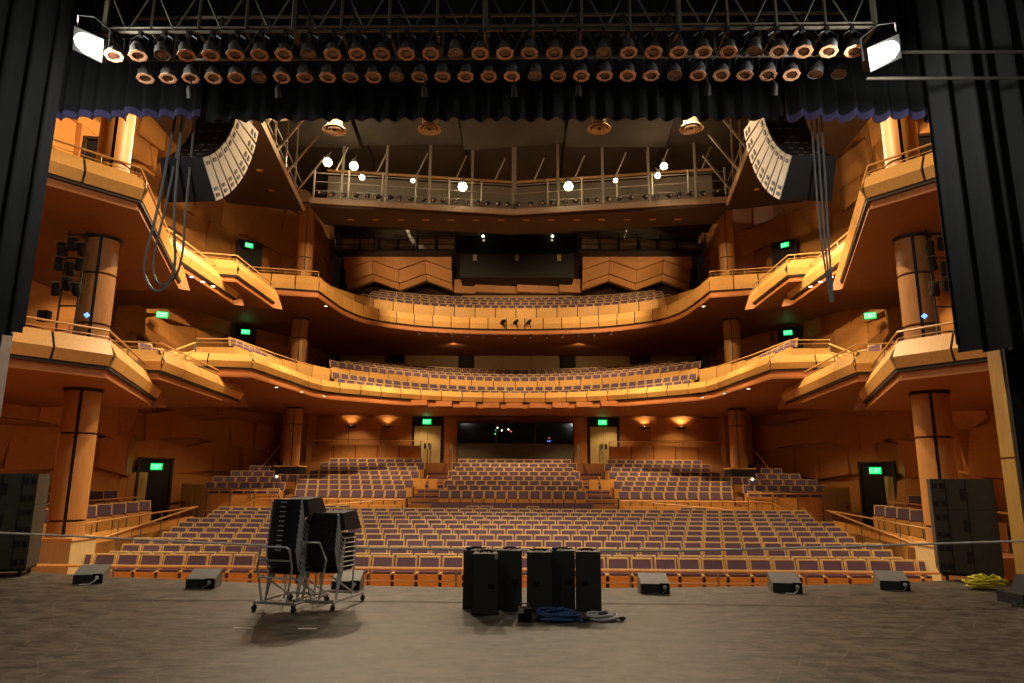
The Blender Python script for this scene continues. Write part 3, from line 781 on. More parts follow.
    for i in range(3): MB().lathe([(.001, -.06), (.06, 0), (.001, .06)], 8, Matrix.Translation((s*(10.75+.4*i), 32.0+.9*i, .95+.33*i))).build('step_light', 'bulb_small', t)
    for q in (12.2, 13.3): MB().tube([(s*q, 35.4, 1.6), (s*q, 39.0, 3.4)], .03, 6).build('handrail', 'wood_rail', t)
    for k in range(3): MB().tube([(s*12.2, 35.4+1.5*k, .6+.8*k), (s*12.2, 35.4+1.5*k, 1.6+.75*k)], .02, 5).build('rail_post', 'wood_rail', t)
    fix(t)
    # low wall and rail at the back of the stalls
    t = thing('rear_parapet', f'{w} low panelled parapet with rail under the lit rear wall', 'wall', (s*9, 39.7, BZ))
    pth = [(-11.7, 39.6), (-5.4, 39.6)] if s < 0 else [(5.4, 39.6), (11.7, 39.6)]
    fascia_panels(t, pth, BZ-.05, 1.27, ((0, 0), (0, .4), (0, 1.0)), 'wood_wall')
    MB().tube([(s*11.7, 39.55, BZ+1.22), (s*5.3, 39.55, BZ+1.22)], .03, 6).build('handrail', 'wood_rail', t)
    for k in range(4): MB().tube([(s*(5.4+2.1*k), 39.55, BZ), (s*(5.4+2.1*k), 39.55, BZ+1.22)], .02, 5).build('rail_post', 'steel', t)
    fix(t)
    # double doors in the rear wall
    t = sroot('door_1' if s < 0 else 'door_2', f'pale double door in dark recess, {w} of the sound booth'); DX = s*5.25
    MB().box(DX-.95, DX+.95, 41.12, 41.24, BZ, 5.2).build('frame', 'door_dark', t)
    for q in (-1, 1):
        MB().box(DX+min(0, q*.80)+.01, DX+max(0, q*.80)-.01, 41.02, 41.11, BZ, 4.62).build('door_leaf', 'door_wood', t)
        MB().box(DX+q*.13-.06, DX+q*.13+.06, 40.96, 41.01, BZ+.85, BZ+1.15).build('door_handle', 'seam', t)
    for k in range(2):
        x = s*(7.7+2.2*k)
        t = thing('wall_sconce', f'triangular wall uplight on the {w} rear wall, {"nearer to" if k == 0 else "farther from"} the double door', 'lamp', (x, 41.0, 4.55))
        MB().add([(-.42, .18, .07), (.42, .18, .07), (0, -.22, .07), (0, .18, -.08)], [(2,1,0), (0,1,3), (1,2,3), (2,0,3)]).build('shade', 'dark_brown', t)
        MB().lathe([(.001, -.015), (.03, 0), (.001, .015)], 8, Matrix.Translation((0, .05, .086))).build('bulb', 'bulb_small', t)
        lamp('SPOT', (x, 40.85, 4.72), (34, 70)[k] if s > 0 else (26, 30)[k], AMBER, (x, 41.2, 6), .05, 130, .7, 'sconce_light')
# sound booth
t = thing('sound_booth', 'dark glazed sound booth between the two rear double doors', 'booth', (0, 40.6, BZ))
MB().box(-3.42, 3.42, 40.55, 40.67, BZ-.5, 3.58).build('booth_front', 'booth_wall', t)
for k in range(3): MB().box(-3.40+2.28*k, -1.17+2.28*k, 40.63, 40.66, 3.6, 4.78).build('pane', 'glass_dark', t)
for k in range(4): MB().box(-3.44+2.28*k, -3.37+2.28*k, 40.58, 40.69, 3.58, 4.8).build('mullion', 'dark_brown', t)
MB().box(-3.45, 3.45, 40.55, 40.75, 4.78, 4.88).build('head', 'dark_brown', t)
MB().box(-3.45, 3.45, 40.75, 41.2, BZ, 4.8).build('interior', 'black_paint', t)
for x, z, mm in ((-1.15, 4.35, 'bulb_green'), (-1.18, 4.15, 'bulb_green'), (-.8, 4.35, 'bulb_small'), (-1.05, 4.5, 'bulb_small'), (-.4, 4.42, 'bulb_small'), (-.25, 4.3, 'bulb_red'), (2.0, 3.92, 'bulb_red'), (1.92, 3.74, 'bulb_blue'), (2.05, 3.74, 'bulb_blue')):
    MB().lathe([(.001, -.04), (.035, 0), (.001, .04)], 8, Matrix.Translation((x, 40.6, z))).build('indicator_light', mm, t)
fix(t)
# padded purple parapet before the centre block of the rear stalls
t = thing('padded_parapet', 'low purple padded parapet before the centre block of the rear stalls', 'wall', (0, 31.3, -.6))
for k in range(4): MB().box(-3.6+1.8*k, -1.83+1.8*k, 31.2, 31.4, .12, .52).build('pad', 'purple_fabric', t)
MB().box(-3.62, 3.62, 31.25, 31.4, -.6, .12).build('base', 'wood_seat_under', t)
fix(t)

# ------------------------------------------------------------------ doorways and exit signs on the side walls
GLY = {'E': ['111','100','110','100','111'], 'X': ['101','101','010','101','101'], 'I': ['1','1','1','1','1'], 'T': ['111','010','010','010','010']}
def exit_sign(loc, rz, label, w=.42, glow=1.2):
    t = thing('exit_sign', label, 'sign', loc, rz)
    h = w*.6
    MB().box(-w/2-.02, w/2+.02, 0, .06, -h/2-.02, h/2+.02).build('housing', 'seam', t)
    MB().box(-w/2, w/2, -.012, -.001, -h/2, h/2).build('face', 'exit_green', t)
    mb = MB(); u = w/15; x = -w/2+u*1.2
    for ch in 'EXIT':
        g = GLY[ch]
        for r_, row in enumerate(g):
            for c_, bit in enumerate(row):
                if bit == '1': mb.box(x+c_*u, x+(c_+1)*u, -.018, -.0125, h*.33-(r_+1)*u*1.15, h*.33-r_*u*1.15)
        x += (len(g[0])+.8)*u
    mb.build('lettering', 'exit_letters', t)
    lamp('POINT', Vector(loc)+Matrix.Rotation(rz, 3, 'Z') @ Vector((0, -.12, 0)), glow, (.05, 1, .35), None, .08, name='sign_glow')
    return t
def doorway(loc, rz, label, w, h, leaf=None):
    t = thing('doorway', label, 'doorway', loc, rz)
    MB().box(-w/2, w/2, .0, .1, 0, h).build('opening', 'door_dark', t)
    for q in (-1, 1): MB().box(q*w/2-.05, q*w/2+.05, -.06, .1, 0, h+.05).build('jamb', 'dark_brown', t)
    MB().box(-w/2-.05, w/2+.05, -.06, .1, h, h+.08).build('lintel', 'dark_brown', t)
    if leaf: MB().box(leaf*w/2-(.42 if leaf > 0 else 0), leaf*w/2+(0 if leaf > 0 else .42), -.03, -.001, 0, h*.8).build('door_leaf', 'door_wood', t)
    return t
for s in (-1, 1):
    w = side[s]; rz = s*-R(55)
    rr_ = R(50)*(1 if s < 0 else -1)
    doorway((s*16.55, 31.9, -.6), rr_*1.0, f'dark open doorway in the {w} side wall beside the stalls', 1.5, 2.95, 1 if s > 0 else -1)
    exit_sign((s*16.35, 31.6, 2.02), rr_*.4, f'green exit sign over the {w} stalls doorway', .50)
    exit_sign((s*16.3, 30.6, 8.95), rr_*.5, f'green exit sign under the upper {w} boxes, nearest the stage', .50)
    doorway((s*15.1, 37.0, 7.4), rr_*.8, f'dark doorway at the {w} end of the lower main balcony', 1.2, 2.4)
    exit_sign((s*14.9, 36.7, 9.45), rr_*.4, f'green exit sign at the {w} end of the lower main balcony', .46)
    doorway((s*15.0, 36.6, 11.6), rr_*.8, f'dark doorway at the {w} end of the upper main balcony', 1.3, 3.0)
    exit_sign((s*14.9, 36.2, 14.3), rr_*.9, f'green exit sign at the {w} end of the upper main balcony', .46)
    doorway((s*11.6, 18.0, 8.3), rr_*.2, f'dark doorway in the upper {w} box behind the column', 1.0, 2.8)
    exit_sign((s*11.7, 17.85, 9.7), rr_*1.55, f'small green exit sign beside the upper {w} column', .34, .15)
    doorway((s*12.3, 15.4, 4.0), rr_*.3, f'dark doorway in the lower {w} box nearest the stage', 1.3, 2.7)
exit_sign((-5.3, 41.0, 4.88), 0, 'green exit sign above the left rear double door', .52)
exit_sign((5.2, 41.0, 4.88), 0, 'green exit sign above the right rear double door', .52)
exit_sign((-12.0, 14.9, 6.35), R(20), 'dim green exit sign at the far left edge behind the curtain', .25)

for s in (-1, 1):
    t = thing('stair_rail', f'sloping wooden stair rails behind the second lower {side[s]} box', 'railing', (s*11.6, 23, 4.7))
    for k in range(2):
        x = 11.9+.5*k; y = 22.0+1.6*k
        for dz in (0, -.3): MB().tube([(s*x, y, 5.35+dz), (s*(x-.25), y+2.6, 6.45+dz)], .03, 6).build('handrail', 'wood_rail', t)
        for u in (0, .5, 1): MB().tube([(s*(x-.25*u), y+2.6*u, 4.6+.9*u), (s*(x-.25*u), y+2.6*u, 5.35+1.1*u)], .022, 5).build('rail_post', 'steel', t)
    fix(t)
# small recessed downlights in the balcony undersides
def soffit_light(x, y, z, label):
    t = thing('recessed_downlight', label, 'lamp', (x, y, z))
    MB().lathe([(.10, 0), (.10, -.02), (.075, -.02), (.075, -.005)], 12).build('trim_ring', 'steel', t)
    MB().lathe([(.001, -.012), (.072, -.012)], 12).build('bulb', 'bulb_small', t)
for s in (-1, 1):
    w = side[s]
    for k in range(3): soffit_light(s*(9.6-.55*k), 27.6+1.5*k, 5.195, f'recessed downlight under the lower main balcony, {w} end, {ORD[k]} from the boxes')
    for k in range(3): soffit_light(s*(11.0-.1*k), 22.6+.6*k, 8.395, f'recessed downlight under the second upper {w} box, {ORD[k]} from the stage')
    soffit_light(s*9.4, 33.0, 9.995, f'recessed downlight under the {w} end of the upper main balcony')

# small spotlights along the lower edge of the upper balcony
def small_spot():
    b_ = MB(); b_.lathe([(.001, .14), (.07, .12), (.085, -.10), (.07, -.10)], 10)
    l_ = MB(); l_.lathe([(.001, -.09), (.068, -.09)], 10)
    y_ = MB(); y_.tube([(0, 0, .1), (0, .12, .28)], .018, 5)
    return (('body', b_.data('body', 'par_black')), ('lens', l_.data('lens', 'chrome')), ('bracket', y_.data('bracket', 'par_black')))
SS = small_spot()
for k in range(13):
    x = -5.6+.93*k
    y = min(F2, key=lambda q: abs(q[0]-x))[1]
    t = thing('balcony_spotlight', f'small spotlight under the upper main balcony edge, {ORD[k]} from the left', 'spotlight', (x, y-.12, 9.86), 0, 'spotlights under the upper balcony edge')
    t.rotation_euler = (R(-35+8*(k % 3)), R(-10+7*(k % 4)), 0)
    for n, me in SS: link(n, me, t)
for k in range(3):
    x = -.75+.78*k
    t = thing('fascia_spotlight', f'dark spotlight bracketed on the upper balcony fascia, {("left", "middle", "right")[k]} of three', 'spotlight', (x, 39.75, 10.75))
    MB().lathe([(.001, .2), (.09, .18), (.11, -.2), (.08, -.2)], 10, Mx((0, 0, 0), R(-50), R(25))).build('body', 'par_black', t, True)
    MB().tube([(0, .05, 0), (.1, .15, -.35)], .03, 5).build('bracket', 'par_black', t)

# ------------------------------------------------------------------ lighting bridge and ceiling clouds
BZ0 = 14.0
t = thing('lighting_bridge', 'v-shaped lighting bridge with pale edge, railings and rows of spotlights', 'lighting bridge', (0, 31, BZ0))
L0, LM, L1 = Vector((-9.5, 29.9)), Vector((0, 31.4)), Vector((10.0, 29.9))
def on(u):    # -1..1 along the bridge
    return LM.lerp(L1, u) if u >= 0 else LM.lerp(L0, -u)
for a, c in ((L0, LM), (LM, L1)):
    d = Vector((0, 2.3))
    MB().prism([tuple(a), tuple(c), tuple(c+d), tuple(a+d)], BZ0, BZ0+.14).build('deck', 'dark_brown', t)
    MB().prism([tuple(a-Vector((0, .10))), tuple(c-Vector((0, .10))), tuple(c+Vector((0, .5))), tuple(a+Vector((0, .5)))], BZ0+.14, BZ0+.42).build('edge_ledge', 'bridge_edge', t)
    for z in (BZ0+1.0, BZ0+1.45, BZ0+1.9): MB().tube([(a.x, a.y+.45, z), (c.x, c.y+.45, z)], .022, 5).build('railing', 'grey_metal', t)
    MB().tube([(a.x, a.y+2.3, BZ0+2.9), (c.x, c.y+2.3, BZ0+2.9)], .07, 6).build('rear_pipe', 'wood_rail', t)
    MB().prism([tuple(a+Vector((0, 2.5))), tuple(c+Vector((0, 2.5))), tuple(c+Vector((0, 2.6))), tuple(a+Vector((0, 2.6)))], BZ0+.2, BZ0+2.7).build('back_panel', 'grey_metal', t)
for k in range(13):
    u = -1+2*k/12; p = on(u)
    MB().tube([(p.x, p.y+.4, BZ0+.3), (p.x, p.y+.4, BZ0+2.1)], .05, 6).build('rail_post', 'grey_metal', t)
for k in range(9):
    u = -.88+1.76*k/8; p = on(u)
    MB().tube([(p.x, p.y+.9, BZ0+.1), (p.x, p.y+.9, BZ0+6)], .07 if k != 4 else .12, 6).build('hanger', 'grey_metal', t)
for k in range(10):
    u = -.9+1.8*k/9; p = on(u)
    MB().tube([(p.x, p.y+.5, BZ0+2.1), (p.x+.5, p.y+.5, BZ0+3.3)], .04, 5).build('brace', 'grey_metal', t)
for k in range(14):
    x = -8+16*k/13; y = 31.0-.1*abs(x)*.1+1.0
    MB().box(x-.16, x+.16, y-.4, y-.28, BZ0-.015, BZ0-.001).build('soffit_vent', 'wood_wall', t)
fix(t)
# theatre spotlights standing along the bridge (ellipsoidals)
def spot_parts():
    b_ = MB(); b_.lathe([(.001, .22), (.09, .2), (.12, .05), (.12, -.12), (.075, -.15), (.075, -.40), (.085, -.42), (.085, -.46), (.06, -.46)], 10)
    ln = MB(); ln.lathe([(.001, -.45), (.07, -.45)], 10)
    y = MB(); y.tube([(-.14, 0, 0), (-.14, 0, .24), (.14, 0, .24), (.14, 0, 0)], .015, 4)
    return (('body', b_.data('body', 'par_black')), ('lens', ln.data('lens', 'chrome')), ('yoke', y.data('yoke', 'par_black')))
SPT = spot_parts()
for k in range(36):
    u = -.95+1.9*k/35; p = on(u)
    half = 'left' if u < 0 else 'right'
    n_ = k+1 if u < 0 else 36-k
    t = thing('theatre_spotlight', f'black theatre spotlight on the lighting bridge, {ordi(n_)} from its {half} end', 'spotlight', (p.x+random.uniform(-.08, .08), p.y+.25, BZ0+.80), 0, 'spotlights on the lighting bridge')
    t.rotation_euler = (R(-62+random.uniform(-12, 12)), R(random.uniform(-20, 20)), 0)
    for n, me in SPT: link(n, me, t)
# bright work lamps on the bridge
for i, (px, z, e, sz) in enumerate(((-8.75, 16.15, 1.0, .21), (-7.55, 16.05, 1.0, .21), (-7.15, 15.5, .45, .13), (-2.45, 15.35, 1.0, .22), (2.65, 15.35, 1.0, .22), (7.1, 16.05, .8, .17), (6.8, 15.6, .5, .14), (-4.8, 15.5, .3, .10), (4.85, 15.5, .3, .10))):
    u = px/10.0 if px > 0 else px/9.5; p = on(u)
    names = ['topmost left', 'second from left', 'small one below the second from left', 'left of the centre', 'right of the centre', 'upper right', 'smaller lower right', 'faint left middle', 'faint right middle']
    t = thing('work_lamp', f'glowing warm work lamp on the lighting bridge, {names[i]}', 'lamp', (px, p.y-.25, z))
    MB().lathe([(.001, -sz), (sz*.7, -sz*.7), (sz, 0), (sz*.7, sz*.7), (.001, sz)], 14).build('bulb', 'bulb_warm', t, True)
    MB().lathe([(sz*.5, sz*.75), (sz*.6, sz*1.6), (.03, sz*1.9)], 12).build('housing', 'par_black', t)
    MB().tube([(0, 0, sz*1.8), (0, .5, sz*1.8+.4)], .02, 5).build('bracket', 'grey_metal', t)
    lamp('SPOT', (px, p.y-.55, z), 2300*e, WARM, (px*.25, 7, 0), .12, 78, .5, name='work_lamp_light')
    lamp('POINT', (px, p.y-.50, z), 55*e, WARM, None, .1, name='work_lamp_spill')
# side clouds: dark slabs running from the valance to the bridge
for s in (-1, 1):
    w = side[s]
    t = thing('ceiling_cloud', f'dark sloping ceiling panel with pale edge {w} of the lighting bridge', 'ceiling panel', (s*11, 26, BZ0))
    q = [(s*8.35, 18.0), (s*10.05, 30.5), (s*13.2, 29.5), (s*12.3, 18.0)]
    P = q if s < 0 else q[::-1]
    MB().prism(P[::-1], BZ0, BZ0+.12).build('panel', 'dark_brown', t)
    MB().tube([(s*8.3, 18.0, BZ0+.1), (s*10.0, 30.5, BZ0+.1)], .10, 4).build('edge', 'bridge_edge', t)
    for k in range(4):
        MB().box(s*(9.9+.25*k)-.1, s*(9.9+.25*k)+.1, 22+2*k, 22.15+2*k, BZ0-.02, BZ0-.001).build('soffit_vent', 'wood_wall', t)
    for k in range(6):
        x = s*(8.6+.27*k); y = 19+2*k
        MB().tube([(x, y, BZ0+.1), (x+s*.1, y, BZ0+5.8)], .05, 5).build('hanger', 'grey_metal', t)
        MB().tube([(x, y, BZ0+.2), (x-s*1.2, y+.3, BZ0+2.2)], .06, 5).build('brace', 'bridge_edge' if k == 2 else 'grey_metal', t)
    for z in (BZ0+.9, BZ0+1.5): MB().tube([(s*8.6, 18.5, z), (s*10.2, 30.5, z)], .03, 5).build('railing', 'grey_metal', t)
    fix(t)
# air ducts with round diffusers
for i, (x, y, z, nm) in enumerate(((-6.15, 22, 13.6, 'leftmost, with a horizontal branch'), (-2.8, 22, 13.6, 'left of the centre'), (3.15, 22, 13.6, 'right of the centre'), (6.35, 22, 13.6, 'rightmost, partly in shadow'))):
    t = thing('air_diffuser', f'round ceiling air diffuser on a duct, {nm}', 'air diffuser', (x, y, z))
    MB().lathe([(.26, 4.4), (.26, .12), (.30, .06)], 20).build('duct', 'bridge_edge', t, True)
    MB().lathe([(.26, .14), (.40, .0), (.42, -.03), (.34, .02), (.30, .02)], 24).build('rim', 'bridge_edge', t, True)
    for r_ in (.12, .22): MB().lathe([(r_-.04, -.01), (r_+.03, -.05), (r_+.02, .02)], 20).build('vane', 'bridge_edge', t, True)
    MB().lathe([(.001, .01), (.31, .03)], 20).build('throat', 'black_paint', t)
    if i == 0: MB().tube([(0, 0, .75), (-2.3, .3, .65)], .16, 12).build('branch_duct', 'bridge_edge', t, True)

# ------------------------------------------------------------------ line arrays
for s in (-1, 1):
    w = side[s]
    t = thing('line_array', f'curved hanging line array loudspeaker with white sides, {w} of the stage', 'loudspeaker', (s*5.98, 12.2, 7.2), s*R(3))
    y, z = 0.0, 0.0; NC = 8; hgt = .31
    for k in range(NC):
        ang = R(55-6.2*k)
        M = Matrix.Translation((0, y, z)) @ Matrix.Rotation(-ang, 4, 'X')
        def pt(x, yy, zz): return M @ Vector((x, yy, zz))
        wf, wr = .50, .42          # cabinets taper towards the rear
        c = MB(); c.hexa([pt(-wr, -.42, .01), pt(wr, -.42, .01), pt(wf, .42, .0), pt(-wf, .42, .0)], [pt(-wr, -.42, hgt-.05), pt(wr, -.42, hgt-.05), pt(wf, .42, hgt), pt(-wf, .42, hgt)])
        cab = c.build('cabinet', 'array_black', t)
        q = -s
        sp = MB(); g0 = .015
        A = [pt(q*(wr+.004), -.41, g0), pt(q*(wf+.004), .41, g0), pt(q*(wf+.004), .41, hgt-.01), pt(q*(wr+.004), -.41, hgt-.06)]
        B = [pt(q*(wr+.022), -.41, g0), pt(q*(wf+.022), .41, g0), pt(q*(wf+.022), .41, hgt-.01), pt(q*(wr+.022), -.41, hgt-.06)]
        sp.hexa(A, B).build('side_plate', 'array_white', cab)
        for yy in (-.30, .20, .32):
            ww = wr+(wf-wr)*(yy+.42)/.84
            h_ = MB(); h_.hexa([pt(q*(ww+.022), yy-.032, .07), pt(q*(ww+.022), yy+.032, .07), pt(q*(ww+.022), yy+.032, .20), pt(q*(ww+.022), yy-.032, .20)],
                               [pt(q*(ww+.034), yy-.032, .07), pt(q*(ww+.034), yy+.032, .07), pt(q*(ww+.034), yy+.032, .20), pt(q*(ww+.034), yy-.032, .20)])
            h_.build('rigging_plate', 'seam', cab)
        for xx in (-.2, 0, .18):
            cn = MB(); cn.hexa([pt(xx-.05, -.432, .10), pt(xx+.05, -.432, .10), pt(xx+.05, -.421, .10), pt(xx-.05, -.421, .10)], [pt(xx-.05, -.432, .13), pt(xx+.05, -.432, .13), pt(xx+.05, -.421, .13), pt(xx-.05, -.421, .13)])
            cn.build('rear_connector', 'steel', cab)
        if k == 0:
            n = 14; arc = [pt(-.36+.72*i/n, .415-.14*math.sin(math.pi*i/n), -.002) for i in range(n+1)]
            arc2 = [pt(-.36+.72*i/n, .415-.14*math.sin(math.pi*i/n), -.012) for i in range(n+1)]
            MB().add(arc+arc2, [tuple(range(n+1)), tuple(range(2*n+1, n, -1))]+[(i, i+1, n+2+i, n+1+i) for i in range(n)]).build('driver_arch', 'seam', t)
        y += math.sin(ang)*hgt; z += math.cos(ang)*hgt
    MB().box(-.42, .42, -.3+y, .3+y, z+.02, z+.10).build('flying_frame', 'black_paint', t)
    for q in (-.35, .35): MB().tube([(q, y, z), (q, y, z+2.5)], .02, 5).build('hoist_chain', 'steel', t)
# cable bundles beside the arrays
def cable(name, label, pts, r, m, cat='cable', n=6, sm=8):
    P = [Vector(p) for p in pts]; out = []
    E = [2*P[0]-P[1]]+P+[2*P[-1]-P[-2]]
    for i in range(1, len(E)-2):
        for k in range(sm):
            t_ = k/sm; a, b_, c, d = E[i-1], E[i], E[i+1], E[i+2]
            out.append(.5*((2*b_)+(c-a)*t_+(2*a-5*b_+4*c-d)*t_*t_+(3*b_-a-3*c+d)*t_**3))
    out.append(P[-1])
    return tag(MB().tube(out, r, n).build(name, m, None, True), label, cat)
CY_ = 11.98
cable('hanging_cable', 'thick grey cable hanging in a long loop left of the array, outer strand', [(-6.10, CY_, 9.2), (-6.20, CY_, 8.3), (-6.33, CY_, 6.6), (-6.46, CY_, 5.55), (-6.40, CY_, 5.15), (-6.20, CY_, 4.93), (-5.99, CY_, 5.05), (-5.90, CY_, 5.5), (-6.0, CY_, 6.3), (-6.05, CY_, 7.6), (-6.05, CY_, 9.2)], .028, 'cable_grey')
cable('hanging_cable', 'thick grey cable hanging in a long loop left of the array, inner strand', [(-6.0, CY_+.1, 9.2), (-6.1, CY_+.1, 8.2), (-6.25, CY_+.1, 6.6), (-6.36, CY_+.1, 5.65), (-6.30, CY_+.1, 5.22), (-6.15, CY_+.1, 5.08), (-5.92, CY_+.1, 5.22), (-5.83, CY_+.1, 5.7), (-5.85, CY_+.1, 6.4), (-5.86, CY_+.1, 7.6), (-5.88, CY_+.1, 9.2)], .024, 'cable_grey')
for k in range(3):
    cable('hanging_cable', f'straight grey cable hanging right of the right array, {("leftmost", "middle", "rightmost")[k]} strand', [(6.02+.09*k, CY_, 9.2), (5.98+.09*k, CY_, 7.2), (5.98+.07*k, CY_, 6.0), (6.06+.02*k, CY_, 4.72)], .02, 'cable_grey')

# floodlit lamp trees on the upper part of the near columns
for s in (-1, 1):
    w = side[s]
    t = thing('lamp_tree', f'cluster of small black spotlights on a ladder beside the upper {w} column', 'spotlights', (s*10.42, 15.75, 4.6))
    for q in (-.22, .22): MB().tube([(q, 0, 0), (q, 0, 2.9)], .025, 5).build('pole', 'par_black', t)
    for k in range(5): MB().tube([(-.24, 0, .4+.6*k), (.24, 0, .4+.6*k)], .02, 5).build('rung', 'par_black', t)
    for k in range(9):
        x = (-.26, .02, .24)[k % 3]; z = 1.4+.5*(k//3)+.12*(k % 2)
        b_ = MB(); M = Mx((x, -.15, z), R(35+10*(k % 3)), 0, R(-s*(20+15*(k % 2))))
        b_.lathe([(.001, .16), (.08, .14), (.10, -.1), (.11, -.16), (.08, -.16)], 10, M)
        c = b_.build('spotlight', 'par_black', t, True)
        l_ = MB(); l_.lathe([(.001, -.15), (.085, -.15)], 10, M); l_.build('lens', 'chrome', c)
        MB().tube([M @ Vector((-.13, 0, 0)), M @ Vector((-.13, 0, .18)), M @ Vector((.13, 0, .18)), M @ Vector((.13, 0, 0))], .012, 4).build('yoke', 'steel', c)
    MB().lathe([(.001, -.07), (.07, 0), (.001, .07)], 10, Matrix.Translation((-.55*(-s)*-1, -.1, .75))).build('blue_lamp', 'bulb_blue', t)
    MB().box(s*.55-.12, s*.55+.12, -.08, .1, .62, .88).build('moving_head', 'par_black', t)

# ------------------------------------------------------------------ lighting truss
TY, TZ, TY2 = 8.98, 8.09, 9.66
t = thing('lighting_truss', 'long grey box truss spanning the stage above the lamps', 'truss', (0, TY, TZ))
for y, z, r in ((TY, TZ, .028), (TY, TZ+.07, .02), (TY2, TZ, .028), (TY, TZ+.75, .028), (TY2, TZ+.75, .028)):
    MB().tube([(-5.72, y, z), (5.68, y, z)], r, 6).build('chord', 'truss_metal', t)
nx = 16
for k in range(nx+1):
    x = -5.72+11.40*k/nx
    for y in (TY, TY2):
        MB().tube([(x, y, TZ), (x, y, TZ+.75)], .026 if k % 4 else .045, 5).build('vertical', 'truss_metal', t)
        if k < nx:
            xm = x+11.40/nx/2
            MB().tube([(x, y, TZ+.75), (xm, y, TZ)], .015, 5).build('diagonal', 'truss_metal', t)
            MB().tube([(xm, y, TZ), (x+11.40/nx, y, TZ+.75)], .015, 5).build('diagonal', 'truss_metal', t)
    MB().tube([(x, TY, TZ), (x, TY2, TZ)], .022 if k % 4 else .04, 5).build('cross_bar', 'truss_metal', t)
MB().tube([(5.8, TY+.6, TZ-.0), (11, TY+.6, TZ-.02)], .025, 6).build('side_pipe', 'truss_metal', t)
MB().tube([(5.8, TY+.6, TZ-.45), (11, TY+.6, TZ-.47)], .025, 6).build('side_pipe', 'truss_metal', t)
fix(t)
def par_parts():
    can = MB(); can.lathe([(.001, .30), (.05, .30), (.075, .24), (.085, .20), (.10, .18), (.112, .02), (.115, 0), (.105, 0), (.10, .03)], 14)
    fr = MB(); r0, r1 = .088, .132; n = 8; vs = []; fs = []
    for r_, z in ((r1, -.012), (r0, -.012), (r0, .004), (r1, .004)):
        for k in range(n): a = math.pi/8+2*math.pi*k/n; vs.append((r_*math.cos(a), r_*math.sin(a), z))
    for i in range(4):
        for k in range(n): fs.append((i*n+k, i*n+(k+1) % n, ((i+1) % 4)*n+(k+1) % n, ((i+1) % 4)*n+k))
    fr.add(vs, fs)
    ln = MB(); ln.lathe([(.001, -.002), (.05, .0), (.10, .012)], 14)
    yk = MB(); yk.tube([(-.135, 0, .12), (-.135, 0, .34), (-.05, 0, .42), (.05, 0, .42), (.135, 0, .34), (.135, 0, .12)], .011, 4)
    cl = MB(); cl.box(-.025, .025, -.035, .035, .40, .50)
    return [('can', can.data('can', 'par_chrome')), ('gel_frame', fr.data('gel_frame', 'gel_frame')), ('lens', ln.data('lens', 'lens')), ('yoke', yk.data('yoke', 'par_black')), ('clamp', cl.data('clamp', 'par_black'))]
PP = par_parts()
for nme, me in PP[:1]:
    me.polygons.foreach_set('use_smooth', [True]*len(me.polygons)); me.set_sharp_from_angle(angle=R(35))
NL = 31
nofr = {(0, 2), (0, 8), (0, 14), (0, 20), (0, 26), (1, 5), (1, 11), (1, 17), (1, 23), (1, 29), (1, 30)}
for row in (0, 1):
    for k in range(NL):
        x = -5.52+.362*k+(.09 if row else 0)
        y = (TY, TY2)[row]
        half = 'left' if k < 16 else 'right'; n_ = k+1 if k < 16 else NL-k
        t = thing('stage_lamp', f'chrome stage lamp with orange gel frame, {"upper" if row == 0 else "lower"} row on the truss, {ordi(n_)} from {half}', 'stage lamp', (x, y, TZ-(.39 if row == 0 else .33)), 0, 'lamps hanging from the lighting truss')
        if (row, k) in nofr: t['label'] = t['label'].replace('with orange gel frame', 'without a gel frame')
        t.scale = (1, 1, .78)
        tx = R(random.uniform(-16, -4)); ty = R((x/5.7)*14+random.uniform(-4, 4))
        for n, me in PP:
            if n == 'gel_frame' and (row, k) in nofr: continue
            o = link(n, me, t)
            if n in ('can', 'gel_frame', 'lens'): o.rotation_euler = (tx, ty, 0)
# a few smaller fixtures below the truss
for k, x in enumerate((-4.7, -3.3, -1.0, .4, 1.4, 3.4, 4.43)):
    t = thing('small_fixture', f'small dark fixture hanging low under the truss, {ORD[k]} from the left', 'spotlight', (x, TY2+.02, TZ-.60))
    MB().lathe([(.001, .14), (.045, .09), (.055, -.06), (.045, -.06)], 10, Matrix.Rotation(.5, 4, 'X')).build('body', 'door_dark', t, True)
    MB().lathe([(.001, -.05), (.042, -.05)], 10, Matrix.Rotation(.5, 4, 'X')).build('lens', 'grey_metal', t)
    MB().tube([(0, 0, .1), (0, 0, .60)], .012, 4).build('drop_pipe', 'door_dark', t)
# two floodlights at the ends of the truss
for s, x, z in ((-1, -5.86, 7.82), (1, 5.72, 7.60)):
    t = thing('floodlight', f'glaring white work floodlight at the {side[s]} end of the truss', 'floodlight', (x, TY-.1, z))
    t.rotation_euler = (R(36), s*R(-26), 0)
    MB().box(-.26, .26, .0, .16, -.17, .17).build('housing', 'par_black', t)
    mb = MB(); n = 20
    mb.add([(.23*math.cos(2*math.pi*k/n), -.012, .14*math.sin(2*math.pi*k/n)) for k in range(n)]+[(0, -.03, 0)], [((k+1) % n, k, n) for k in range(n)])
    mb.build('lamp_face', 'bulb_cool', t)
    for q in (-.28, .28): MB().tube([(q, .08, 0), (q, .08, .32), (0, .08, .4)], .014, 4).build('yoke', 'par_black', t)
    bpy.context.view_layer.update()
    hg = MB().tube([(x, TY, z+.12), (s*5.75, TY, TZ-.02)], .018, 5).build('hanger', 'par_black', t); hg.matrix_parent_inverse = t.matrix_world.inverted()
    lamp('POINT', (x-s*.05, TY-.32, z-.26), 240, COOL, None, .12, name='floodlight_beam')

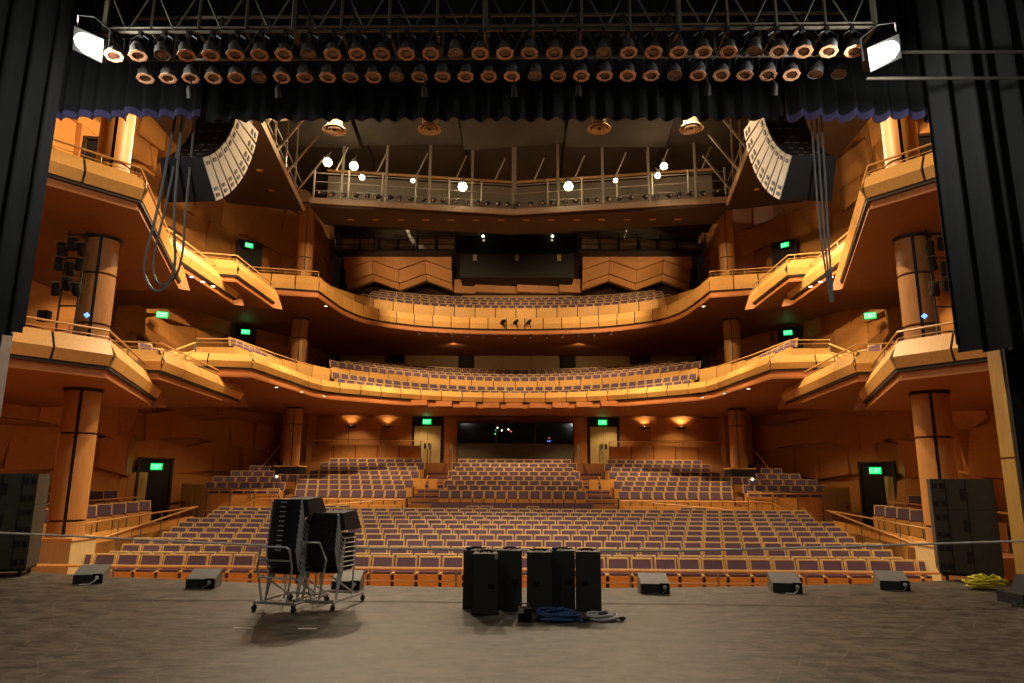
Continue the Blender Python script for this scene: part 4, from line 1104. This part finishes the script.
# ------------------------------------------------------------------ stage: safety rope, monitors, subwoofers, speakers
def rope_pts(): return [(-8.6, 10.2, .80), (-7.2, 10.2, .775), (-3.0, 10.2, .62), (0, 10.2, .585), (3.0, 10.2, .60), (7.6, 10.2, .76), (9.0, 10.2, .80)]
cable('safety_rope', 'pale taut safety rope strung across the front of the stage', rope_pts(), .016, 'rope_pale', 'rope', 6, 10)
for i, (x, y, rz, lab) in enumerate(((-6.05, 10.85, .25, 'leftmost, near the left subwoofer stack'), (-4.15, 10.5, .12, 'second from left'), (-2.0, 10.42, .05, 'behind the stacked chairs'), (2.44, 10.42, -.02, 'right of the tall speakers'), (4.39, 10.6, -.12, 'second from right'), (6.10, 10.9, -.22, 'rightmost'))):
    t = thing('floor_monitor', f'black wedge floor monitor at the stage edge, {lab}', 'monitor', (x, y, 0), rz)
    prof = [(-.17, 0), (.15, 0), (.17, .08), (.13, .245), (-.17, .135)]
    W = .205
    vs = [(-W, a, c) for a, c in prof]+[(W, a, c) for a, c in prof]; n = 5
    MB().add(vs, [tuple(range(n)), tuple(range(2*n-1, n-1, -1))]+[(k, n+k, n+(k+1) % n, (k+1) % n)[::-1] for k in range(n)]).build('cabinet', 'grey_box', t)
    MB().box(-W+.004, W-.004, -.184, -.171, .004, .128).build('rear_panel', 'speaker_black', t)
    MB().box(.07, .19, -.196, -.1845, .02, .145).build('connector_plate', 'seam', t)
    MB().lathe([(.02, 0), (.03, .01), (.001, .02)], 10, Mx((.13, -.198, .09), R(90))).build('connector', 'chrome', t)
    MB().tube([(.13, -.21, .09), (.12, -.26, .05), (.06, -.31, .012), (-.06, -.33, .012)], .008, 5).build('cable_tail', 'cable_grey' if i % 2 else 'cable_white', t)
# subwoofer stacks
for s in (-1, 1):
    w = side[s]
    for k in range(3):
        t = thing('subwoofer', f'large dark subwoofer cabinet in the {w} stack, {("bottom", "middle", "top")[k]} one', 'subwoofer', (-7.98 if s < 0 else 7.92, 11.5 if s < 0 else 11.95, .13+.50*k), R(22) if s < 0 else R(-26))
        MB().box(-.44, .44, -.36, .38, .0, .495).build('cabinet', 'sub_black', t)
        for q in (-s*.23, s*.05): MB().box(q-.009, q+.009, -.370, -.36, .015, .48).build('seam_line', 'seam', t)
        for qx, qz in ((-s*.38, .07), (-s*.38, .35), (-s*.28, .07), (-s*.28, .35), (-s*.0, .17), (-s*.0, .27)):
            MB().box(qx-.035, qx+.035, -.376, -.36, qz, qz+.07).build('rigging_plate', 'door_dark', t)
    t = thing('subwoofer_dolly', f'black wheeled dolly under the {w} subwoofer stack', 'dolly', (-7.98 if s < 0 else 7.92, 11.5 if s < 0 else 11.95, 0), R(22) if s < 0 else R(-26))
    MB().box(-.42, .42, -.34, .36, .085, .13).build('deck', 'black_paint', t)
    for a in (-.34, .34):
        for c in (-.26, .28): MB().lathe([(.001, -.02), (.042, -.02), (.042, .02), (.001, .02)], 12, Mx((a, c, .042), 0, R(90))).build('caster', 'seam', t)
# six tall speakers in the middle
spk = [(.10, 8.75, 0.04, 'front one with a white sticker'), (-.04, 9.14, .03, 'leftmost, half hidden'), (.40, 9.16, -.12, 'third from left, set back'), (.76, 8.97, .02, 'behind the power box'), (1.07, 9.18, -.1, 'second from right, set back'), (1.37, 9.06, -.02, 'rightmost')]
for i, (x, y, rz, lab) in enumerate(spk):
    t = thing('tall_speaker', f'tall black box speaker in the middle of the stage, {lab}', 'speaker', (x, y, 0), rz)
    W = .158; H = .70; D = .17
    MB().hexa([(-W, -D, .0), (W, -D, .0), (W*.8, D, .0), (-W*.8, D, .0)], [(-W, -D, H), (W, -D, H), (W*.8, D, H), (-W*.8, D, H)]).build('cabinet', 'speaker_black', t)
    MB().box(-W+.008, W-.008, -D-.014, -D, .01, H-.012).build('grille', 'speaker_grille', t)
    MB().box(-.02+.06*(-1 if i in (3, 5) else 1), .055+.06*(-1 if i in (3, 5) else 1), -D-.022, -D-.014, .30, .355).build('badge', 'seam', t)
    MB().tube([(-.07, -.02, H), (-.06, -.02, H+.025), (.06, -.02, H+.025), (.07, -.02, H)], .011, 6).build('top_handle', 'seam', t)
    MB().tube([(-.11+.02*k, .05+.05*math.sin(k*1.9), H+.012) for k in range(12)], .009, 5).build('coiled_lead', 'seam', t)
    if i in (1, 4): MB().box(-.13, -.07, -.12, -.06, H, H+.035).build('connector', 'cable_blue', t)
    if i == 0: MB().box(.11, .15, -D-.024, -D-.014, .64, .71).build('sticker', 'tag_white', t)
# power box and coils
t = thing('power_box', 'small brown power distribution box on the floor before the speakers', 'box', (.58, 8.28, 0), .05)
MB().box(-.075, .075, -.08, .08, .0, .145).build('case', 'dark_brown', t)
for a, c, mm in ((-.045, .12, 'tag_white'), (-.04, .05, 'seam'), (.045, .05, 'seam')): MB().box(a-.03, a+.03, -.1, -.09, c-.022, c+.022).build('socket', mm, t)
MB().tube([(-.05, 0, .16), (-.04, 0, .19), (.04, 0, .19), (.05, 0, .16)], .008, 5).build('handle', 'steel', t)
def coil(name, label, loc, rad, n, r, m, hgt, seed, plug):
    rnd = random.Random(seed); t = thing(name, label, 'cable', loc)
    for k in range(n):
        rr = rad*rnd.uniform(.82, 1.05); ox, oy = rnd.uniform(-.03, .03), rnd.uniform(-.03, .03); z = r+hgt*k/n; ph = rnd.uniform(0, 6)
        MB().tube([(ox+rr*math.cos(2*math.pi*j/28), oy+rr*.8*math.sin(2*math.pi*j/28), z+.010*math.sin(4*math.pi*j/28+ph)) for j in range(28)], r, 6, True).build('cable_turn', m, t, True)
    MB().tube([(rad*.9, -.1, r), (rad*1.1, -.14, r), (rad*1.35, -.10, r)], r*1.0, 6).build('cable_end', m, t, True)
    MB().lathe([(.001, -.04), (.028, -.04), (.032, .0), (.024, .05), (.001, .05)], 10, Mx((rad*.05, -.06, hgt+.03), 0, R(80), .3)).build('plug', plug, t, True)
    MB().lathe([(.001, -.035), (.022, -.035), (.026, .0), (.018, .04), (.001, .04)], 10, Mx((rad*1.35, -.10, .03), 0, R(90), .6)).build('plug', 'seam', t, True)
    return t
coil('coiled_cable', 'blue coiled cable with blue plug lying before the tall speakers', (.97, 8.35, 0), .225, 7, .016, 'cable_blue', .09, 3, 'cable_blue')
coil('coiled_cable', 'white coiled cable lying right of the blue coil', (1.47, 8.40, 0), .165, 4, .014, 'cable_white', .05, 5, 'pilaster_grey')
# yellow cable heap
t = thing('cable_heap', 'heap of yellow cable on the floor by the right pilaster', 'cable', (7.5, 10.9, 0)); rnd = random.Random(4)
for k in range(13):
    a = rnd.uniform(.08, .24); ox, oy = rnd.uniform(-.12, .12), rnd.uniform(-.06, .06); z = .02+.012*k; ph = rnd.uniform(0, 6)
    MB().tube([(ox+a*math.cos(2*math.pi*j/20+ph), oy+a*.6*math.sin(2*math.pi*j/20+ph), z+.03*(1+math.sin(4*math.pi*j/20+ph))*(.3+.05*k)) for j in range(20)], .017, 5, True).build('cable_turn', 'cable_yellow', t, True)
# dark equipment at right edge
t = thing('equipment_case', 'black low equipment case with a cable at the right edge of stage', 'case', (7.25, 9.75, 0), .2)
MB().box(-.22, .35, -.2, .2, .0, .14).build('body', 'speaker_black', t)
MB().hexa([(-.05, -.15, .14), (.3, -.15, .14), (.3, .15, .14), (-.05, .15, .14)], [(.02, -.1, .36), (.28, -.1, .36), (.28, .1, .36), (.02, .1, .36)]).build('head', 'speaker_black', t)
MB().tube([(-.22, -.1, .02), (-.4, -.2, .02), (-.3, -.35, .02), (.1, -.4, .02), (.3, -.3, .02)], .014, 5).build('lead', 'cable_grey', t)
MB().lathe([(.001, 0), (.03, .01), (.001, .02)], 8, Mx((.05, -.205, .09), R(90))).build('connector', 'chrome', t)
# stray floor marks
for i, (x, y) in enumerate(((-2.45, 7.75), (-1.75, 7.75))):
    tag(MB().box(x-.1, x+.1, y-.018, y+.018, .0, .004).build('tape_mark', 'rope_pale'), f'pale tape mark on the stage floor before the chair stacks, {("left", "right")[i]} one', 'tape')

# ------------------------------------------------------------------ stacked chairs on trolleys
def chair_parts(wide):
    """stacking chair, back towards -Y (towards the camera), floor at z = 0"""
    seat = MB(); seat.hexa([(-.22, -.20, .41), (.22, -.20, .41), (.22, .24, .43), (-.22, .24, .43)], [(-.22, -.20, .46), (.22, -.20, .46), (.21, .25, .49), (-.21, .25, .49)])
    back = MB(); n = 8; vs = []; fs = []
    for zi, (z, y) in enumerate(((.50, -.235), (.56, -.265), (.74, -.315), (.80, -.325))):
        for dy in (0, .05):
            for k in range(n+1):
                u = -1+2*k/n; xw = .205 if zi in (0, 3) else .225
                vs.append((u*xw, y-.05+.07*u*u+dy, z))
    m_ = n+1
    for zi in range(3):
        for k in range(n):
            a = zi*2*m_+k; b_ = (zi+1)*2*m_+k
            fs += [(a, a+1, b_+1, b_), (a+m_+1, a+m_, b_+m_, b_+m_+1)]
        for k in (0, n): a = zi*2*m_+k; b_ = (zi+1)*2*m_+k; fs.append((a, b_, b_+m_, a+m_))
    for zi in (0, 3):
        for k in range(n): a = zi*2*m_+k; fs.append((a, a+1, a+m_+1, a+m_))
    back.add(vs, fs)
    fr = []
    for q in (-1, 1):
        w = .25 if wide else .235
        f_ = MB(); f_.tube([(q*w, .20, 0), (q*w, .22, .42), (q*w, -.16, .43), (q*w, -.24, .50), (q*(w-.01), -.31, .78)], .012, 6)
        f_.tube([(q*w, -.10, .42), (q*w, -.26, 0)], .012, 6)
        fr.append(('side_frame', f_.data('side_frame', 'chrome')))
    tg = MB(); tg.box(-.04, .04, -.392, -.378, .755, .77)
    return [('seat', seat.data('seat', 'chair_black')), ('backrest', back.data('backrest', 'chair_black')), *fr]+([] if wide else [('name_tag', tg.data('name_tag', 'tag_white'))])
for si, (X, Y, rz, N, wide, nm) in enumerate(((-2.36, 9.0, R(-14), 11, False, 'left'), (-1.93, 9.15, R(-14), 8, True, 'right'))):
    parts = chair_parts(wide)
    for k in range(N):
        top = 'top chair' if k == N-1 else ('bottom chair' if k == 0 else ordi(k+1)+' chair from the bottom')
        t = thing('stacking_chair', f'black padded stacking chair, {top} of the {nm} trolley stack', 'chair', (0, 0, 0), rz, f'chairs on the {nm} trolley')
        M = Matrix.Rotation(rz, 3, 'Z')
        t.location = Vector((X, Y, .06)) + M @ Vector((-.004*k, .012*k, .057*k)); t.scale = (.92, .92, .86)
        for n, me in parts:
            o = link(n, me, t)
        if k == N-1:
            cap = MB().hexa([(-.06, -.2, .55), (.30, -.2, .55), (.32, .25, .55), (-.06, .25, .55)], [(-.06, -.22, .80), (.27, -.22, .80), (.28, .12, .83), (-.06, .12, .83)]).build('folded_cover', 'chair_grey', t)
    t = thing('chair_trolley', f'chrome wheeled trolley carrying the {nm} stack of chairs', 'trolley', (X, Y, 0), rz)
    w = .27
    MB().tube([(-w, -.36, .10), (w, -.36, .10), (w, .42, .10), (-w, .42, .10)], .018, 6, True).build('base_frame', 'chrome', t)
    for a in (-w, w):
        for c in (-.36, .42):
            wh = MB(); wh.lathe([(.001, -.015), (.035, -.015), (.035, .015), (.001, .015)], 12, Mx((a, c, .035), 0, R(90))); wh.build('caster', 'seam', t)
            MB().tube([(a, c, .035), (a, c, .10)], .012, 5).build('fork', 'steel', t)
    MB().tube([(-.17, -.36, .10), (-.24, -.40, .52), (-.20, -.42, .735), (-.15, -.42, .76), (.15, -.42, .76), (.20, -.42, .735), (.24, -.40, .52), (.17, -.36, .10)] if not wide else
              [(-.06, -.30, .10), (-.20, -.40, .66), (-.15, -.42, .80), (.08, -.42, .80), (.17, -.40, .60), (.05, -.32, .10)], .014, 6).build('push_handle', 'chrome', t, True)
    for z in (.40, .60) if not wide else (): MB().tube([(-.21, -.405, z), (.21, -.405, z)], .011, 6).build('cross_bar', 'chrome', t)
    for q in (-1, 1): MB().tube([(q*.22, .30, .10), (q*.20, -.36, .42)], .012, 6).build('brace', 'chrome', t)
